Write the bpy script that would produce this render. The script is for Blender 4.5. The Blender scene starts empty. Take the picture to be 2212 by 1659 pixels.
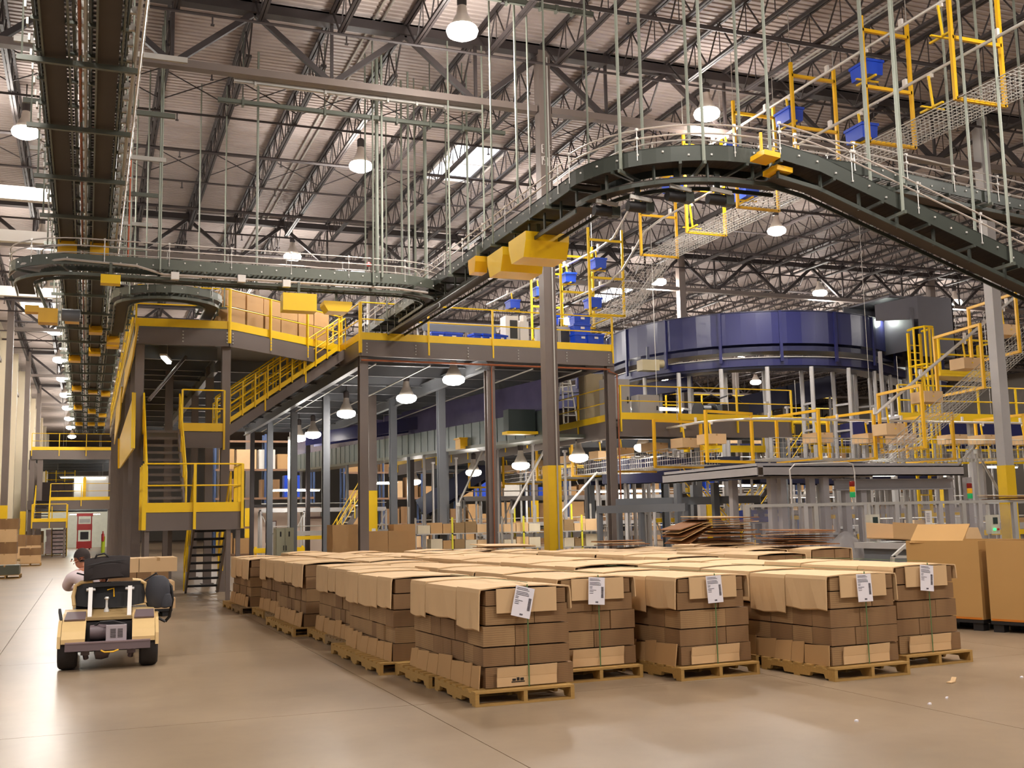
import bpy, math, random
from mathutils import Vector as V, Matrix
rnd = random.Random(7)
S = bpy.context.scene
COL = S.collection
R = math.radians
# ---------------------------------------------------------------- camera
FPX, YAW, PITCH, ROLL, EYE = 2345.4, 0.37332, 0.126243, -0.0206006, 1.7
_F = V((math.sin(YAW)*math.cos(PITCH), math.cos(YAW)*math.cos(PITCH), math.sin(PITCH)))
_r0 = V((math.cos(YAW), -math.sin(YAW), 0)); _u0 = _r0.cross(_F)
_r = _r0*math.cos(ROLL) + _u0*math.sin(ROLL); _u = _u0*math.cos(ROLL) - _r0*math.sin(ROLL)
cd = bpy.data.cameras.new('camera'); cam = bpy.data.objects.new('camera', cd); COL.objects.link(cam)
cd.sensor_width = 36; cd.lens = FPX/2212*36; cd.clip_end = 500
cam.matrix_world = Matrix(((_r.x, _u.x, -_F.x, 0), (_r.y, _u.y, -_F.y, 0), (_r.z, _u.z, -_F.z, EYE), (0, 0, 0, 1)))
S.camera = cam
# surveying helpers: a sight line through a photo pixel met with a world plane of known distance
def _ray(x, y): return _F + _r*((x-1106)/FPX) - _u*((y-829.5)/FPX)
def PZ(x, y, z=0.0): d = _ray(x, y); return V((0, 0, EYE)) + d*((z-EYE)/d.z)
def PY(x, y, Y): d = _ray(x, y); return V((0, 0, EYE)) + d*(Y/d.y)
def PX(x, y, X): d = _ray(x, y); return V((0, 0, EYE)) + d*(X/d.x)
# ---------------------------------------------------------------- world, exposure
W = bpy.data.worlds.new('world'); S.world = W; W.use_nodes = True
W.node_tree.nodes['Background'].inputs[0].default_value = (0.86, 0.80, 0.76, 1)
W.node_tree.nodes['Background'].inputs[1].default_value = 0.6
S.view_settings.view_transform = 'Standard'; S.view_settings.look = 'None'
S.view_settings.exposure = 0.0; S.view_settings.gamma = 1.0; S.view_settings.use_curve_mapping = False
LAMP_W, LAMP_RGB = 1200.0, (1.0, 0.94, 0.88)
S.cycles.max_bounces = 4; S.cycles.diffuse_bounces = 3; S.cycles.glossy_bounces = 2; S.cycles.use_denoising = True
S.cycles.use_adaptive_sampling = True; S.cycles.adaptive_threshold = 0.14; S.cycles.adaptive_min_samples = 12
S.cycles.transparent_max_bounces = 8; S.cycles.sample_clamp_indirect = 4.0; S.cycles.sample_clamp_direct = 0
S.cycles.caustics_reflective = False; S.cycles.caustics_refractive = False
# ---------------------------------------------------------------- materials
def lin(c):
    c = c.lstrip('#'); o = []
    for i in (0, 2, 4):
        v = int(c[i:i+2], 16)/255; o.append(v/12.92 if v <= .04045 else ((v+.055)/1.055)**2.4)
    return (*o, 1)
MATS = {}
def mat(name, col, rough=.5, metal=0., var=.12, scale=3., spec=.5, bump=0., stretch=None, emit=None, alpha=None):
    if name in MATS: return MATS[name]
    m = bpy.data.materials.new(name); m.use_nodes = True; nt = m.node_tree; N = nt.nodes; L = nt.links
    b = N['Principled BSDF']; c = lin(col)
    b.inputs['Base Color'].default_value = c; b.inputs['Roughness'].default_value = rough
    b.inputs['Metallic'].default_value = metal; b.inputs['Specular IOR Level'].default_value = spec
    if var or bump:
        tc = N.new('ShaderNodeTexCoord'); mp = N.new('ShaderNodeMapping'); nz = N.new('ShaderNodeTexNoise')
        L.new(tc.outputs['Object'], mp.inputs[0]); L.new(mp.outputs[0], nz.inputs['Vector'])
        if stretch: mp.inputs['Scale'].default_value = stretch
        nz.inputs['Scale'].default_value = scale; nz.inputs['Detail'].default_value = 4
    if var:
        mx = N.new('ShaderNodeMix'); mx.data_type = 'RGBA'
        mx.inputs['A'].default_value = [max(0, v*(1-var)) for v in c[:3]]+[1]
        mx.inputs['B'].default_value = [min(1, v*(1+var)) for v in c[:3]]+[1]
        L.new(nz.outputs['Fac'], mx.inputs['Factor']); L.new(mx.outputs['Result'], b.inputs['Base Color'])
    if bump:
        bp = N.new('ShaderNodeBump'); bp.inputs['Strength'].default_value = bump; bp.inputs['Distance'].default_value = .02
        L.new(nz.outputs['Fac'], bp.inputs['Height']); L.new(bp.outputs[0], b.inputs['Normal'])
    if emit:
        b.inputs['Emission Color'].default_value = c; b.inputs['Emission Strength'].default_value = emit
    if alpha is not None:
        b.inputs['Alpha'].default_value = alpha
    MATS[name] = m
    return m
STEEL = mat('brown_grey_paint', '#70645d', .45, 0, .08)
STEELB = mat('blue_grey_paint', '#6c6f74', .4, 0, .08)
DARK = mat('dark_joist_paint', '#352d2c', .6, 0, .08)
YEL = mat('safety_yellow', '#f2c714', .4, 0, .07)
YELO = mat('amber_yellow', '#f0b814', .4, 0, .07)
GREENGREY = mat('green_grey_enamel', '#5f6359', .38, .2, .1)
GALV = mat('galvanised', '#b9b5ae', .35, .3, .1)
CHROME = mat('bright_tube', '#d8d4ce', .3, .35, .05)
LGREY = mat('light_grey_paint', '#b4b0ae', .4, .05, .08)
BLUE = mat('deep_blue_enamel', '#222452', .3, .0, .08)
NAVY = mat('navy_enamel', '#191b3c', .4, 0, .08)
TOTE = mat('blue_plastic', '#1747c8', .4, 0, .06)
BLACK = mat('black_plastic', '#1c1a1b', .5, 0, .1)
RUBBER = mat('tyre_rubber', '#2a2524', .75, 0, .1)
WHITE = mat('white_paint', '#e6e0da', .5, 0, .03)
RED = mat('red_paint', '#b52222', .4, 0, .06)
COPPER = mat('copper_pipe', '#a5603f', .4, .4, .1)
LAMPM = mat('lamp_glow', '#fff6ec', .5, 0, 0, emit=22.0)
TUBEM = mat('tube_glow', '#fbfff4', .5, 0, 0, emit=7.0)
SKYM = mat('skylight_glow', '#f4f6ff', .5, 0, 0, emit=2.6)
SHADE = mat('lamp_shade_acrylic', '#c9bfb4', .35, .2, .04)
# ---------------------------------------------------------------- mesh building
def unit(d): d = V(d); return d.normalized() if d.length > 1e-9 else V((0, 0, 1))
def frame(d, up=(0, 0, 1)):
    d = unit(d); up = V(up)
    if abs(d.dot(unit(up))) > .98: up = V((0, 1, 0)) if abs(d.y) < .9 else V((1, 0, 0))
    s = d.cross(up).normalized(); return s, s.cross(d)
class M:
    def __init__(s): s.v = []; s.f = []
    def add(s, vs, fs):
        n = len(s.v); s.v += [V(a) for a in vs]; s.f += [tuple(i+n for i in f) for f in fs]; return s
    def hexa(s, p):      # 8 corner points: bottom 4 ccw, top 4 ccw
        return s.add(p, [(3, 2, 1, 0), (4, 5, 6, 7), (0, 1, 5, 4), (1, 2, 6, 5), (2, 3, 7, 6), (3, 0, 4, 7)])
    def box(s, c, d, rz=0, rx=0, ry=0):
        c = V(c); h = V(d)/2; q = Matrix.Rotation(rz, 3, 'Z') @ Matrix.Rotation(ry, 3, 'Y') @ Matrix.Rotation(rx, 3, 'X')
        return s.hexa([c + q @ V((a*h.x, b*h.y, e*h.z)) for e in (-1, 1) for a, b in ((-1, -1), (1, -1), (1, 1), (-1, 1))])
    def span(s, x0, x1, y0, y1, z0, z1): return s.box(((x0+x1)/2, (y0+y1)/2, (z0+z1)/2), (abs(x1-x0), abs(y1-y0), abs(z1-z0)))
    def bar(s, p, q, w, h, up=(0, 0, 1)):
        p = V(p); q = V(q); a, b = frame(q-p, up); a = a*(w/2); b = b*(h/2)
        return s.hexa([p-a-b, p+a-b, q+a-b, q-a-b, p-a+b, p+a+b, q+a+b, q-a+b])
    def ibeam(s, p, q, w, h, t=.03, up=(0, 0, 1)):
        p = V(p); q = V(q); a, b = frame(q-p, up); k = b*(h/2-t/2)
        s.bar(p-k, q-k, w, t, up); s.bar(p+k, q+k, w, t, up); return s.bar(p, q, t, h-2*t, up)
    def chan(s, p, q, w, h, t=.02, side=1, up=(0, 0, 1)):   # C channel, web on one side
        p = V(p); q = V(q); a, b = frame(q-p, up); k = b*(h/2-t/2)
        s.bar(p-k, q-k, w, t, up); s.bar(p+k, q+k, w, t, up); o = a*(side*(w/2-t/2)); return s.bar(p+o, q+o, t, h, up)
    def tube(s, p, q, r, n=6, r2=None): return s.path([p, q], r, n, r2)
    def path(s, pts, r, n=6, r2=None, closed=False):
        pts = [V(p) for p in pts]; k = len(pts); rings = []; a = None
        for i, p in enumerate(pts):
            d = (pts[(i+1) % k]-pts[i-1]) if closed else (pts[min(i+1, k-1)]-pts[max(i-1, 0)])
            d = unit(d)
            if a is None: a, b = frame(d)
            else:
                a = (a - d*a.dot(d)).normalized(); b = a.cross(d)
            rr = r if r2 is None else r + (r2-r)*i/(k-1)
            rings.append([p + (a*math.cos(2*math.pi*j/n) + b*math.sin(2*math.pi*j/n))*rr for j in range(n)])
        vs = [v for g in rings for v in g]; fs = []
        for i in range(k if closed else k-1):
            i2 = (i+1) % k
            for j in range(n): fs.append((i*n+j, i*n+(j+1) % n, i2*n+(j+1) % n, i2*n+j))
        if not closed: fs += [tuple(reversed(range(n))), tuple(range((k-1)*n, k*n))]
        return s.add(vs, [f[::-1] for f in fs])
    def lathe(s, c, prof, n=16, axis='z'):
        c = V(c); vs = []; k = len(prof)
        for rr, z in prof:
            for j in range(n):
                a = 2*math.pi*j/n; x, y = rr*math.cos(a), rr*math.sin(a)
                vs.append(c + (V((x, y, z)) if axis == 'z' else V((z, x, y)) if axis == 'x' else V((y, z, x))))
        fs = [(i*n+j, i*n+(j+1) % n, (i+1)*n+(j+1) % n, (i+1)*n+j) for i in range(k-1) for j in range(n)]
        return s.add(vs, fs + [tuple(reversed(range(n))), tuple(range((k-1)*n, k*n))])
    def prism(s, poly, off):       # polygon extruded by a vector
        off = V(off); n = len(poly); vs = [V(p) for p in poly] + [V(p)+off for p in poly]
        fs = [tuple(reversed(range(n))), tuple(range(n, 2*n))] + [(i, (i+1) % n, n+(i+1) % n, n+i) for i in range(n)]
        nrm = sum(((V(poly[i])-V(poly[0])).cross(V(poly[(i+1) % n])-V(poly[0])) for i in range(1, n)), V())
        if nrm.dot(off) < 0: fs = [f[::-1] for f in fs]
        return s.add(vs, fs)
    def ribbon(s, pts, nrm_off, h0, h1, t=.03):   # vertical wall following a plan path
        pts = [V(p) for p in pts]; k = len(pts)
        for i in range(k-1):
            a, b = pts[i], pts[i+1]
            da = unit(pts[min(i+1, k-1)]-pts[max(i-1, 0)]); db = unit(pts[min(i+2, k-1)]-pts[i])
            na = V((da.y, -da.x, 0)).normalized(); nb = V((db.y, -db.x, 0)).normalized()
            a0, b0 = a+na*nrm_off, b+nb*nrm_off; a1, b1 = a+na*(nrm_off+t), b+nb*(nrm_off+t)
            z0, z1 = V((0, 0, h0)), V((0, 0, h1))
            s.hexa([a0+z0, a1+z0, b1+z0, b0+z0, a0+z1, a1+z1, b1+z1, b0+z1])
        return s
    def mesh(s, name, off=None):
        me = bpy.data.meshes.new(name); o = V(off) if off is not None else V()
        me.from_pydata([tuple(v-o) for v in s.v], [], s.f); me.update(); return me
def smooth(me, ang=35):
    for p in me.polygons: p.use_smooth = True
    try: me.set_sharp_from_angle(angle=R(ang))
    except Exception: pass
    return me
_ones = 'zeroth first second third fourth fifth sixth seventh eighth ninth tenth eleventh twelfth thirteenth fourteenth fifteenth sixteenth seventeenth eighteenth nineteenth'.split()
_tens = ['', '', 'twent', 'thirt', 'fort', 'fift', 'sixt', 'sevent', 'eight', 'ninet']
def nth(n):
    if n < 20: return _ones[n]
    return _tens[n//10]+'ieth' if n % 10 == 0 else _tens[n//10]+'y-'+_ones[n % 10]
def tag(o, label=None, cat=None, group=None, kind=None):
    for k, v in (('label', label), ('category', cat), ('group', group), ('kind', kind)):
        if v: o[k] = v
    return o
def thing(name, label=None, cat=None, loc=(0, 0, 0), rz=0, group=None, kind=None):
    o = bpy.data.objects.new(name, None); o.empty_display_size = .2; COL.objects.link(o)
    o.location = loc; o.rotation_euler[2] = rz
    return tag(o, label, cat, group, kind)
def put(name, m, material, parent=None, sm=False, world=True, label=None, kind=None):
    """link a mesh; M geometry is given in world coordinates unless world=False (then local to parent)"""
    if isinstance(m, M):
        off = None
        if world and parent is not None:
            off = V(); p = parent
            while p is not None: off += V(p.location); p = p.parent
        m = m.mesh(name, off)
        if sm: smooth(m)
    if material is not None and not m.materials: m.materials.append(material)
    o = bpy.data.objects.new(name, m); COL.objects.link(o)
    if parent is not None: o.parent = parent
    if label: o['label'] = label
    if kind: o['kind'] = kind
    return o
def inst(name, me, parent=None, loc=(0, 0, 0), rz=0, rot=None):
    o = bpy.data.objects.new(name, me); COL.objects.link(o); o.location = loc
    o.rotation_euler = rot if rot else (0, 0, rz)
    if parent is not None: o.parent = parent
    return o
def solo(name, m, material, label, cat, group=None, kind=None, sm=False, loc=None):
    """a thing that is one mesh; origin put at loc (world geometry)"""
    me = m.mesh(name, loc) if isinstance(m, M) else m
    if sm: smooth(me)
    if not me.materials: me.materials.append(material)
    o = bpy.data.objects.new(name, me); COL.objects.link(o)
    if loc is not None: o.location = loc
    return tag(o, label, cat, group, kind)
def copy_tree(o, parent=None, loc=None, rz=None):
    c = o.copy(); COL.objects.link(c); c.parent = parent
    if loc is not None: c.location = loc
    if rz is not None: c.rotation_euler[2] = rz
    for ch in list(o.children): copy_tree(ch, c)
    return c
def mesh_of(m, material, name='mesh', sm=False):
    me = m.mesh(name); me.materials.append(material)
    if sm: smooth(me)
    return me
def arc(cx, cy, z, r, a0, a1, n, z1=None):
    return [V((cx+r*math.cos(R(a0+(a1-a0)*i/n)), cy+r*math.sin(R(a0+(a1-a0)*i/n)), z+((z1 if z1 is not None else z)-z)*i/n)) for i in range(n+1)]
def lerp(a, b, t): return V(a)*(1-t) + V(b)*t
def point_light(name, loc, power, color, parent=None, radius=.25, spot=None):
    l = bpy.data.lights.new(name, 'SPOT' if spot else 'POINT'); l.energy = power; l.color = color; l.shadow_soft_size = radius
    if spot: l.spot_size = R(spot); l.spot_blend = .6
    o = bpy.data.objects.new(name, l); COL.objects.link(o); o.location = loc
    if parent is not None: o.parent = parent
    return o
# ================================================================ floor, roof, walls
floor = thing('floor', kind='structure')
def concrete():
    m = bpy.data.materials.new('polished_concrete'); m.use_nodes = True; nt = m.node_tree; N = nt.nodes; L = nt.links
    b = N['Principled BSDF']; tc = N.new('ShaderNodeNewGeometry')
    n1 = N.new('ShaderNodeTexNoise'); n1.inputs['Scale'].default_value = .55; n1.inputs['Detail'].default_value = 3
    n2 = N.new('ShaderNodeTexNoise'); n2.inputs['Scale'].default_value = 7; n2.inputs['Detail'].default_value = 5
    for n in (n1, n2): L.new(tc.outputs['Position'], n.inputs['Vector'])
    r1 = N.new('ShaderNodeValToRGB'); e = r1.color_ramp.elements
    e[0].position = .3; e[0].color = lin('#84715b'); e[1].position = .72; e[1].color = lin('#9a866e')
    L.new(n1.outputs['Fac'], r1.inputs[0])
    mx = N.new('ShaderNodeMix'); mx.data_type = 'RGBA'; mx.blend_type = 'MULTIPLY'; mx.inputs['Factor'].default_value = .12
    r2 = N.new('ShaderNodeValToRGB'); r2.color_ramp.elements[0].color = (.62, .62, .62, 1); r2.color_ramp.elements[0].position = .3
    r2.color_ramp.elements[1].position = .6; L.new(n2.outputs['Fac'], r2.inputs[0])
    L.new(r1.outputs[0], mx.inputs['A']); L.new(r2.outputs[0], mx.inputs['B']); L.new(mx.outputs['Result'], b.inputs['Base Color'])
    mr = N.new('ShaderNodeMapRange'); mr.inputs['To Min'].default_value = .30; mr.inputs['To Max'].default_value = .37
    L.new(n1.outputs['Fac'], mr.inputs['Value']); L.new(mr.outputs[0], b.inputs['Roughness'])
    b.inputs['Specular IOR Level'].default_value = .24
    return m
CONC = concrete()
SX, SY, GX0, GY0 = 4.0, 5.5, -1.08, 10.2
slab = mesh_of(M().span(.004, SX-.004, .004, SY-.004, -.15, 0), CONC, 'slab')
for i in range(-2, 6):
    for j in range(-1, 6): inst('slab', slab, floor, (GX0+i*SX, GY0+j*SY, 0))
# the slabs farther off, where the joints cannot be told apart
put('slab', M().span(GX0-2*SX, 120, GY0+6*SY, 175, -.15, 0).span(GX0+6*SX, 120, -30, GY0+6*SY, -.15, 0), CONC, floor)
put('subfloor', M().span(-12, 120, -30, 175, -.4, -.155), mat('joint_filler', '#4a3d33', .8), floor)
CX, CY = [10.64+14.57*k for k in range(-1, 6)], [24.6+18.2*k for k in range(-1, 6)]
ZD, ZGT, ZGB = 13.95, 13.72, 12.15
# roof deck: ribbed sheet, ribs across the view
DECK = mat('roof_deck_paint', '#ada09a', .6, .0, .05, scale=.6)
ceiling = thing('ceiling', kind='structure')
def deck(y0, y1, per):
    m = M(); vs = []; y = y0
    prof = []
    while y < y1:
        prof += [(y, 0), (y+per*.55, 0), (y+per*.65, .028), (y+per*.9, .028)]; y += per
    prof.append((y, 0))
    for yy, dz in prof: vs += [V((-6, yy, ZD+dz)), V((75, yy, ZD+dz))]
    m.add(vs, [(2*i, 2*i+2, 2*i+3, 2*i+1) for i in range(len(prof)-1)]); return m
SKY = [(10.8, 12.6, 32.0, 35.7), (10.8, 12.6, 50.2, 53.9), (-3.6, -1.9, 62, 65.5), (25.4, 27.2, 50.2, 53.9)]
for k in range(-1, 3): put('deck_sheet', deck(CY[0]+18.2*(k+1)-10*(k < 0), CY[0]+18.2*(k+2), .20), DECK, ceiling)
put('deck_sheet', deck(CY[0]+18.2*4, 172, .9), DECK, ceiling)
put('roof_cover', M().span(-6, 75, -12, 172, ZD+.09, ZD+.2), DARK, ceiling)
for i, (x0, x1, y0, y1) in enumerate(SKY):
    w = thing('window_%d' % (i+1), kind='structure', loc=((x0+x1)/2, (y0+y1)/2, ZD))
    fr = M()
    for a, b in (((x0, y0), (x1, y0)), ((x1, y0), (x1, y1)), ((x1, y1), (x0, y1)), ((x0, y1), (x0, y0))):
        fr.bar((*a, ZD-.06), (*b, ZD-.06), .08, .16)
    put('skylight_frame', fr, WHITE, w)
    ym = (y0+y1)/2
    for a, b in ((y0, ym), (ym, y1)):
        put('pane', M().span(x0+.03, x1-.03, a+.04, b-.04, ZD-.05, ZD-.03), SKYM, w)
    put('glazing_bar', M().span(x0, x1, ym-.03, ym+.03, ZD-.12, ZD-.02), WHITE, w)
# -------------------------------------------------------------- bar joists (one mesh set, shared)
JL, JT, JB = 18.1, ZD-.08, ZD-.95
tc_ = mesh_of(M().bar((-.045, 0, JT), (-.045, JL, JT), .06, .07).bar((.045, 0, JT), (.045, JL, JT), .06, .07), DARK, 'top_chord')
bc_ = mesh_of(M().bar((-.04, .9, JB), (-.04, JL-.9, JB), .06, .07).bar((.04, .9, JB), (.04, JL-.9, JB), .06, .07), DARK, 'bottom_chord')
wb = M(); n = 14; st = (JL-1.8)/n
wb.bar((0, .1, JT), (0, .9, JB), .035, .04)
wb.bar((0, JL-.1, JT), (0, JL-.9, JB), .035, .04)
for i in range(n):
    y = .9+i*st; wb.bar((0, y, JB), (0, y+st/2, JT), .028, .03); wb.bar((0, y+st/2, JT), (0, y+st, JB), .028, .03)
    wb.bar((0, y+st/2, JT), (0, y+st/2, JB), .018, .018)
wb_ = mesh_of(wb, DARK, 'web')
BAYN = ['bay overhead nearest the camera', 'second bay, above the grey mezzanine', 'third bay back', 'fourth bay back', 'farthest bay']
for k in range(5):
    for i in range(-9, 34):
        x = 10.64+1.8213*i; y0 = CY[k]+.05
        if x/max(y0+JL, 1) > 1.22: continue
        lab = ('dark bar joist in line with the tall column, ' if i == 0 else '%s dark bar joist %s of the tall column line, ' % (nth(abs(i)), 'right' if i > 0 else 'left')) + BAYN[k].split(',')[0]
        t = thing('roof_joist', lab, 'joist', (x, y0, 0), group='joists, '+BAYN[k])
        inst('top_chord', tc_, t); inst('bottom_chord', bc_, t); inst('web', wb_, t)
# -------------------------------------------------------------- girders between columns
for k in range(1, 6):
    y = CY[k]
    gm_t = mesh_of(M().bar((-.1, 0, ZGT), (14.57-.1, 0, ZGT), .3, .22), DARK, 'top_chord')
    gm_b = mesh_of(M().bar((.2, 0, ZGB), (14.37, 0, ZGB), .26, .17), STEEL, 'bottom_chord')
    for i in range(0, 6 if k > 1 else 4):
        x0 = CX[i]
        nm = ['nearest', 'second', 'third', 'fourth', 'fifth'][k-1]
        pl = ['left of the yellow-footed column', 'right of the yellow-footed column', 'behind the amber carrier frames', 'fourth span across', 'fifth span across', 'sixth span across'][i]
        g = thing('roof_girder', 'brown steel truss girder, %s row from the camera, %s' % (nm, pl), 'girder', (x0, y, 0), group='truss girders, %s row' % nm if i > 2 else None)
        inst('top_chord', gm_t, g); inst('bottom_chord', gm_b, g)
        for j in range(4):
            a = 3.6425*j
            put('diagonal', M().bar((a, 0, ZGT-.08), (a+1.82, 0, ZGB), .12, .13), DARK, g, world=False)
            put('diagonal', M().bar((a+1.82, 0, ZGB), (a+3.64, 0, ZGT-.08), .12, .13), DARK, g, world=False)
            put('strut', M().bar((a+1.82, 0, ZGB), (a+1.82, 0, ZGT), .07, .07, (0, 1, 0)), DARK, g, world=False)
# -------------------------------------------------------------- building columns
for i in range(0, 5):
    for k in range(1, 6):
        x, y = CX[i], CY[k]
        if i == 0 and k < 2: continue
        if x/y > 1.15: continue
        lab = {(1, 1): 'tall brown steel column with bright yellow foot behind the cardboard loads', (1, 2): 'brown steel column with yellow foot under the mezzanine, second row',
               (2, 1): 'grey steel column with yellow foot near the right edge of the hall', (2, 2): 'brown steel column rising behind the blue curved conveyor'}.get((i, k))
        t = thing('building_column', lab or 'far brown steel building column with yellow foot', 'column', (x, y, 0), group=None if lab else 'far building columns')
        put('shaft', M().span(-.16, .16, -.16, .16, 3.05, ZGT), STEEL if (i, k) != (2, 1) else LGREY, t, world=False)
        put('yellow_foot', M().span(-.175, .175, -.175, .175, 0, 3.05), YEL, t, world=False)
        if (i, k) == (1, 2): put('paper_notice', M().span(-.06, .1, -.182, -.176, 1.15, 1.55), WHITE, t, world=False)
        if (i, k) == (1, 1):
            put('conduit', M().tube((.06, -.2, 1.0), (.06, -.2, ZGT-.2), .02), GALV, t, world=False)
            put('switch_box', M().span(.0, .12, -.26, -.16, .86, 1.02).tube((.06, -.21, .86), (.06, -.21, .3), .012), GALV, t, world=False)
            def glyph(ch, ox, oz):
                segs = {'E': [(0, 0, 0, 4), (0, 4, 2, 4), (0, 2, 1.6, 2), (0, 0, 2, 0)], '1': [(1, 0, 1, 4), (.4, 3.3, 1, 4)],
                        '5': [(2, 4, 0, 4), (0, 4, 0, 2.3), (0, 2.3, 1.6, 2.2), (1.6, 2.2, 2, 1.2), (2, 1.2, 1.4, .2), (1.4, .2, 0, .1)]}[ch]
                m = M()
                for a, b, c, d in segs: m.bar((ox+a*.028, -.166, oz+b*.055), (ox+c*.028, -.166, oz+d*.055), .02, .008)
                return m
            for ch, ox, oz in (('E', -.12, 10.97), ('1', -.15, 10.66), ('5', -.085, 10.66), ('E', .07, 10.95), ('1', .0, 10.64), ('5', .085, 10.64)): put('stencil', glyph(ch, ox, oz), WHITE, t, world=False)
# -------------------------------------------------------------- sprinkler mains, conduits, bridging
for j, y in enumerate([20.5+3.05*q for q in range(0, 18)]):
    m = M().tube((-4.9, y, ZD-1.02), (72, y, ZD-1.02), .035 if j % 2 else .055, 5)
    t = thing('sprinkler_pipe', '%s dark sprinkler pipe from the camera, crosswise under the joists' % nth(j+1), 'pipe', (0, y, 0), group='sprinkler pipes under the roof')
    put('pipe', m, DARK, t)
    hd = M()
    for x in range(-4, 34, 3): hd.tube((x+.3*(j % 3), y, ZD-1.02), (x+.3*(j % 3), y, ZD-1.22), .018, 4).box((x+.3*(j % 3), y, ZD-1.24), (.08, .08, .02))
    put("sprinkler_heads", hd, DARK, t, kind="stuff")
for q, (x, dx) in enumerate(((6.2, .2), (17.7, .16))):
    t = thing('roof_conduit', ['pair of pale conduits strapped to the roof deck left of the big lamp', 'pair of pale conduits along the roof deck farther right'][q], 'conduit', (x, 20, ZD-.05))
    for s in (0, dx): put('conduit', M().tube((x+s, 8, ZD-.05), (x+s, 80, ZD-.05), .03, 5), GALV, t)
for k in range(1, 4):
    for f_ in (.33, .67):
        y = CY[k]+18.2*f_ - 9.1 + 7.5
        m = M()
        for i in range(-8, 14):
            x = 10.64+1.8213*i
            m.bar((x, y, JT), (x+1.82, y, JB), .025, .025).bar((x, y, JB), (x+1.82, y, JT), .025, .025)
        solo('joist_bridging', m, DARK, 'thin crossed bridging rods between joists, %s row from the camera' % nth(2*k-1+(f_ > .5)), 'bracing', group='joist bridging rows')
# -------------------------------------------------------------- left wall
CREAM = mat('cream_wall_paint', '#d9cdb4', .55, 0, .05, scale=.5)
wl = thing('wall_left', kind='structure', loc=(-5.0, 80, 0))
put('wall_panel', M().span(-5.2, -5.0, 30, 170, 0, ZD), CREAM, wl)
for y in (46, 52, 61, 70, 79.2, 88, 97.4, 106, 115.6, 124, 134, 145): put('pilaster', M().span(-5.0, -4.55, y-.3, y+.3, 0, ZD-.4), CREAM, wl)
put('wall_rail', M().span(-5.0, -4.9, 40, 165, 11.6, 11.8), STEEL, wl)
wb_ = thing('wall_back', kind='structure', loc=(30, 170, 0))
put('wall_panel', M().span(-5.2, 118, 170, 170.3, 0, ZD), mat('far_wall_paint', '#8f877e', .7, 0, .1, scale=.2), wb_)
wr_ = thing('wall_right', kind='structure', loc=(75, 80, 0))
put('wall_panel', M().span(75, 75.3, -10, 170, 0, ZD), MATS['far_wall_paint'], wr_)
# -------------------------------------------------------------- high-bay lamps
def bay_lamp_mesh():
    sh = mesh_of(M().lathe((0, 0, 0), [(.10, .62), (.13, .42), (.16, .38), (.30, .08), (.33, .02), (.31, .02), (.28, .06), (.12, .36), (.05, .36)], 20), SHADE, 'shade', True)
    bl = mesh_of(M().lathe((0, 0, 0), [(.05, .10), (.32, .12), (.36, .04), (.33, -.06), (.2, -.13), (.02, -.16)], 20), LAMPM, 'lens', True)
    rd = mesh_of(M().lathe((0, 0, 0), [(.09, .62), (.11, .66), (.11, .85), (.07, .9)], 14), DARK, 'ballast', True)
    return sh, bl, rd
_sh, _bl, _rd = bay_lamp_mesh()
def bay_lamp(loc, label, ztop, power=1.0, group=None, sc=1.0, light=True):
    t = thing('high_bay_lamp', label, 'lamp', loc, group=group); t.scale = (sc, sc, sc)
    inst('lamp_shade', _sh, t); inst('lens', _bl, t); inst('ballast', _rd, t)
    put('hanger', M().tube((0, 0, .88), (0, 0, (ztop+.06-loc[2])/sc), .018, 5), DARK, t, world=False)
    if light: point_light('lamp_uplight', (0, 0, -.7), LAMP_W*power*.5, LAMP_RGB, t, .55); point_light('lamp_downlight', (0, 0, -.75), LAMP_W*power*1.0, LAMP_RGB, t, .55, 150)
    return t
near = {(0, 0): 'blazing high-bay lamp at the top middle of the photo', (0, 1): 'high-bay lamp left of the large skylight',
        (-1, 1): 'glaring high-bay lamp beside the overhead conveyors at upper left', (1, 0): 'high-bay lamp right above the curved conveyor',
        (2, 0): 'high-bay lamp behind the mesh guard at upper right', (0, 2): 'high-bay lamp above the yellow control box',
        (2, 1): 'high-bay lamp below the curved conveyor, over the blue conveyor', (-1, 2): 'second high-bay lamp beside the overhead conveyors'}
LY = [21.8, 31.5, 43.4, 53.5, 63.7, 74.5, 84, 94, 104, 114, 124, 136]
LX = [-1.85, 7.52, 15.4, 24.4, 33.4, 41.9, 50.5]
for i, x in enumerate(LX):
    for j, y in enumerate(LY):
        if j == 0 and i not in (1, 2, 3): continue
        if x/y > 1.06 or (j > 5 and i > 0): continue
        yy = y + (2.6 if (i in (2, 3) and j < 2) else 0)
        key = (i-1, j)
        lab = near.get(key)
        g = None
        if not lab:
            g = 'lamps in a row over the left aisle' if i == 0 else 'far roof lamps over the right half'
            lab = '%s high-bay lamp from the camera in the row along the left aisle' % nth(j) if i == 0 else 'distant roof lamp, %s from the left in the %s row back' % (nth(i), nth(j+1))
        bay_lamp((x, yy, 12.55), lab, ZD-.05, 1.0 if j < 5 else .7, g, 1.0 if j < 3 else 1.25)
# two more rows of lamps over and behind the viewer light the floor in front
for x in (-1.85, 7.52, 15.4): 
    for y in (2, 11.5): bay_lamp((x, y, 12.55), 'added high-bay lamp out of view, brightening the right roof', ZD-.05, 1.0, 'lamps over the open floor')
for x, y in ((24.4, 13), (33.4, 24), (42.5, 32)): bay_lamp((x, y, 12.55), 'added high-bay lamp out of view, brightening the right roof', ZD-.05, 1.0, 'lamps over the open floor')  # lamps added outside the view to brighten the dark upper right roof
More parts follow.
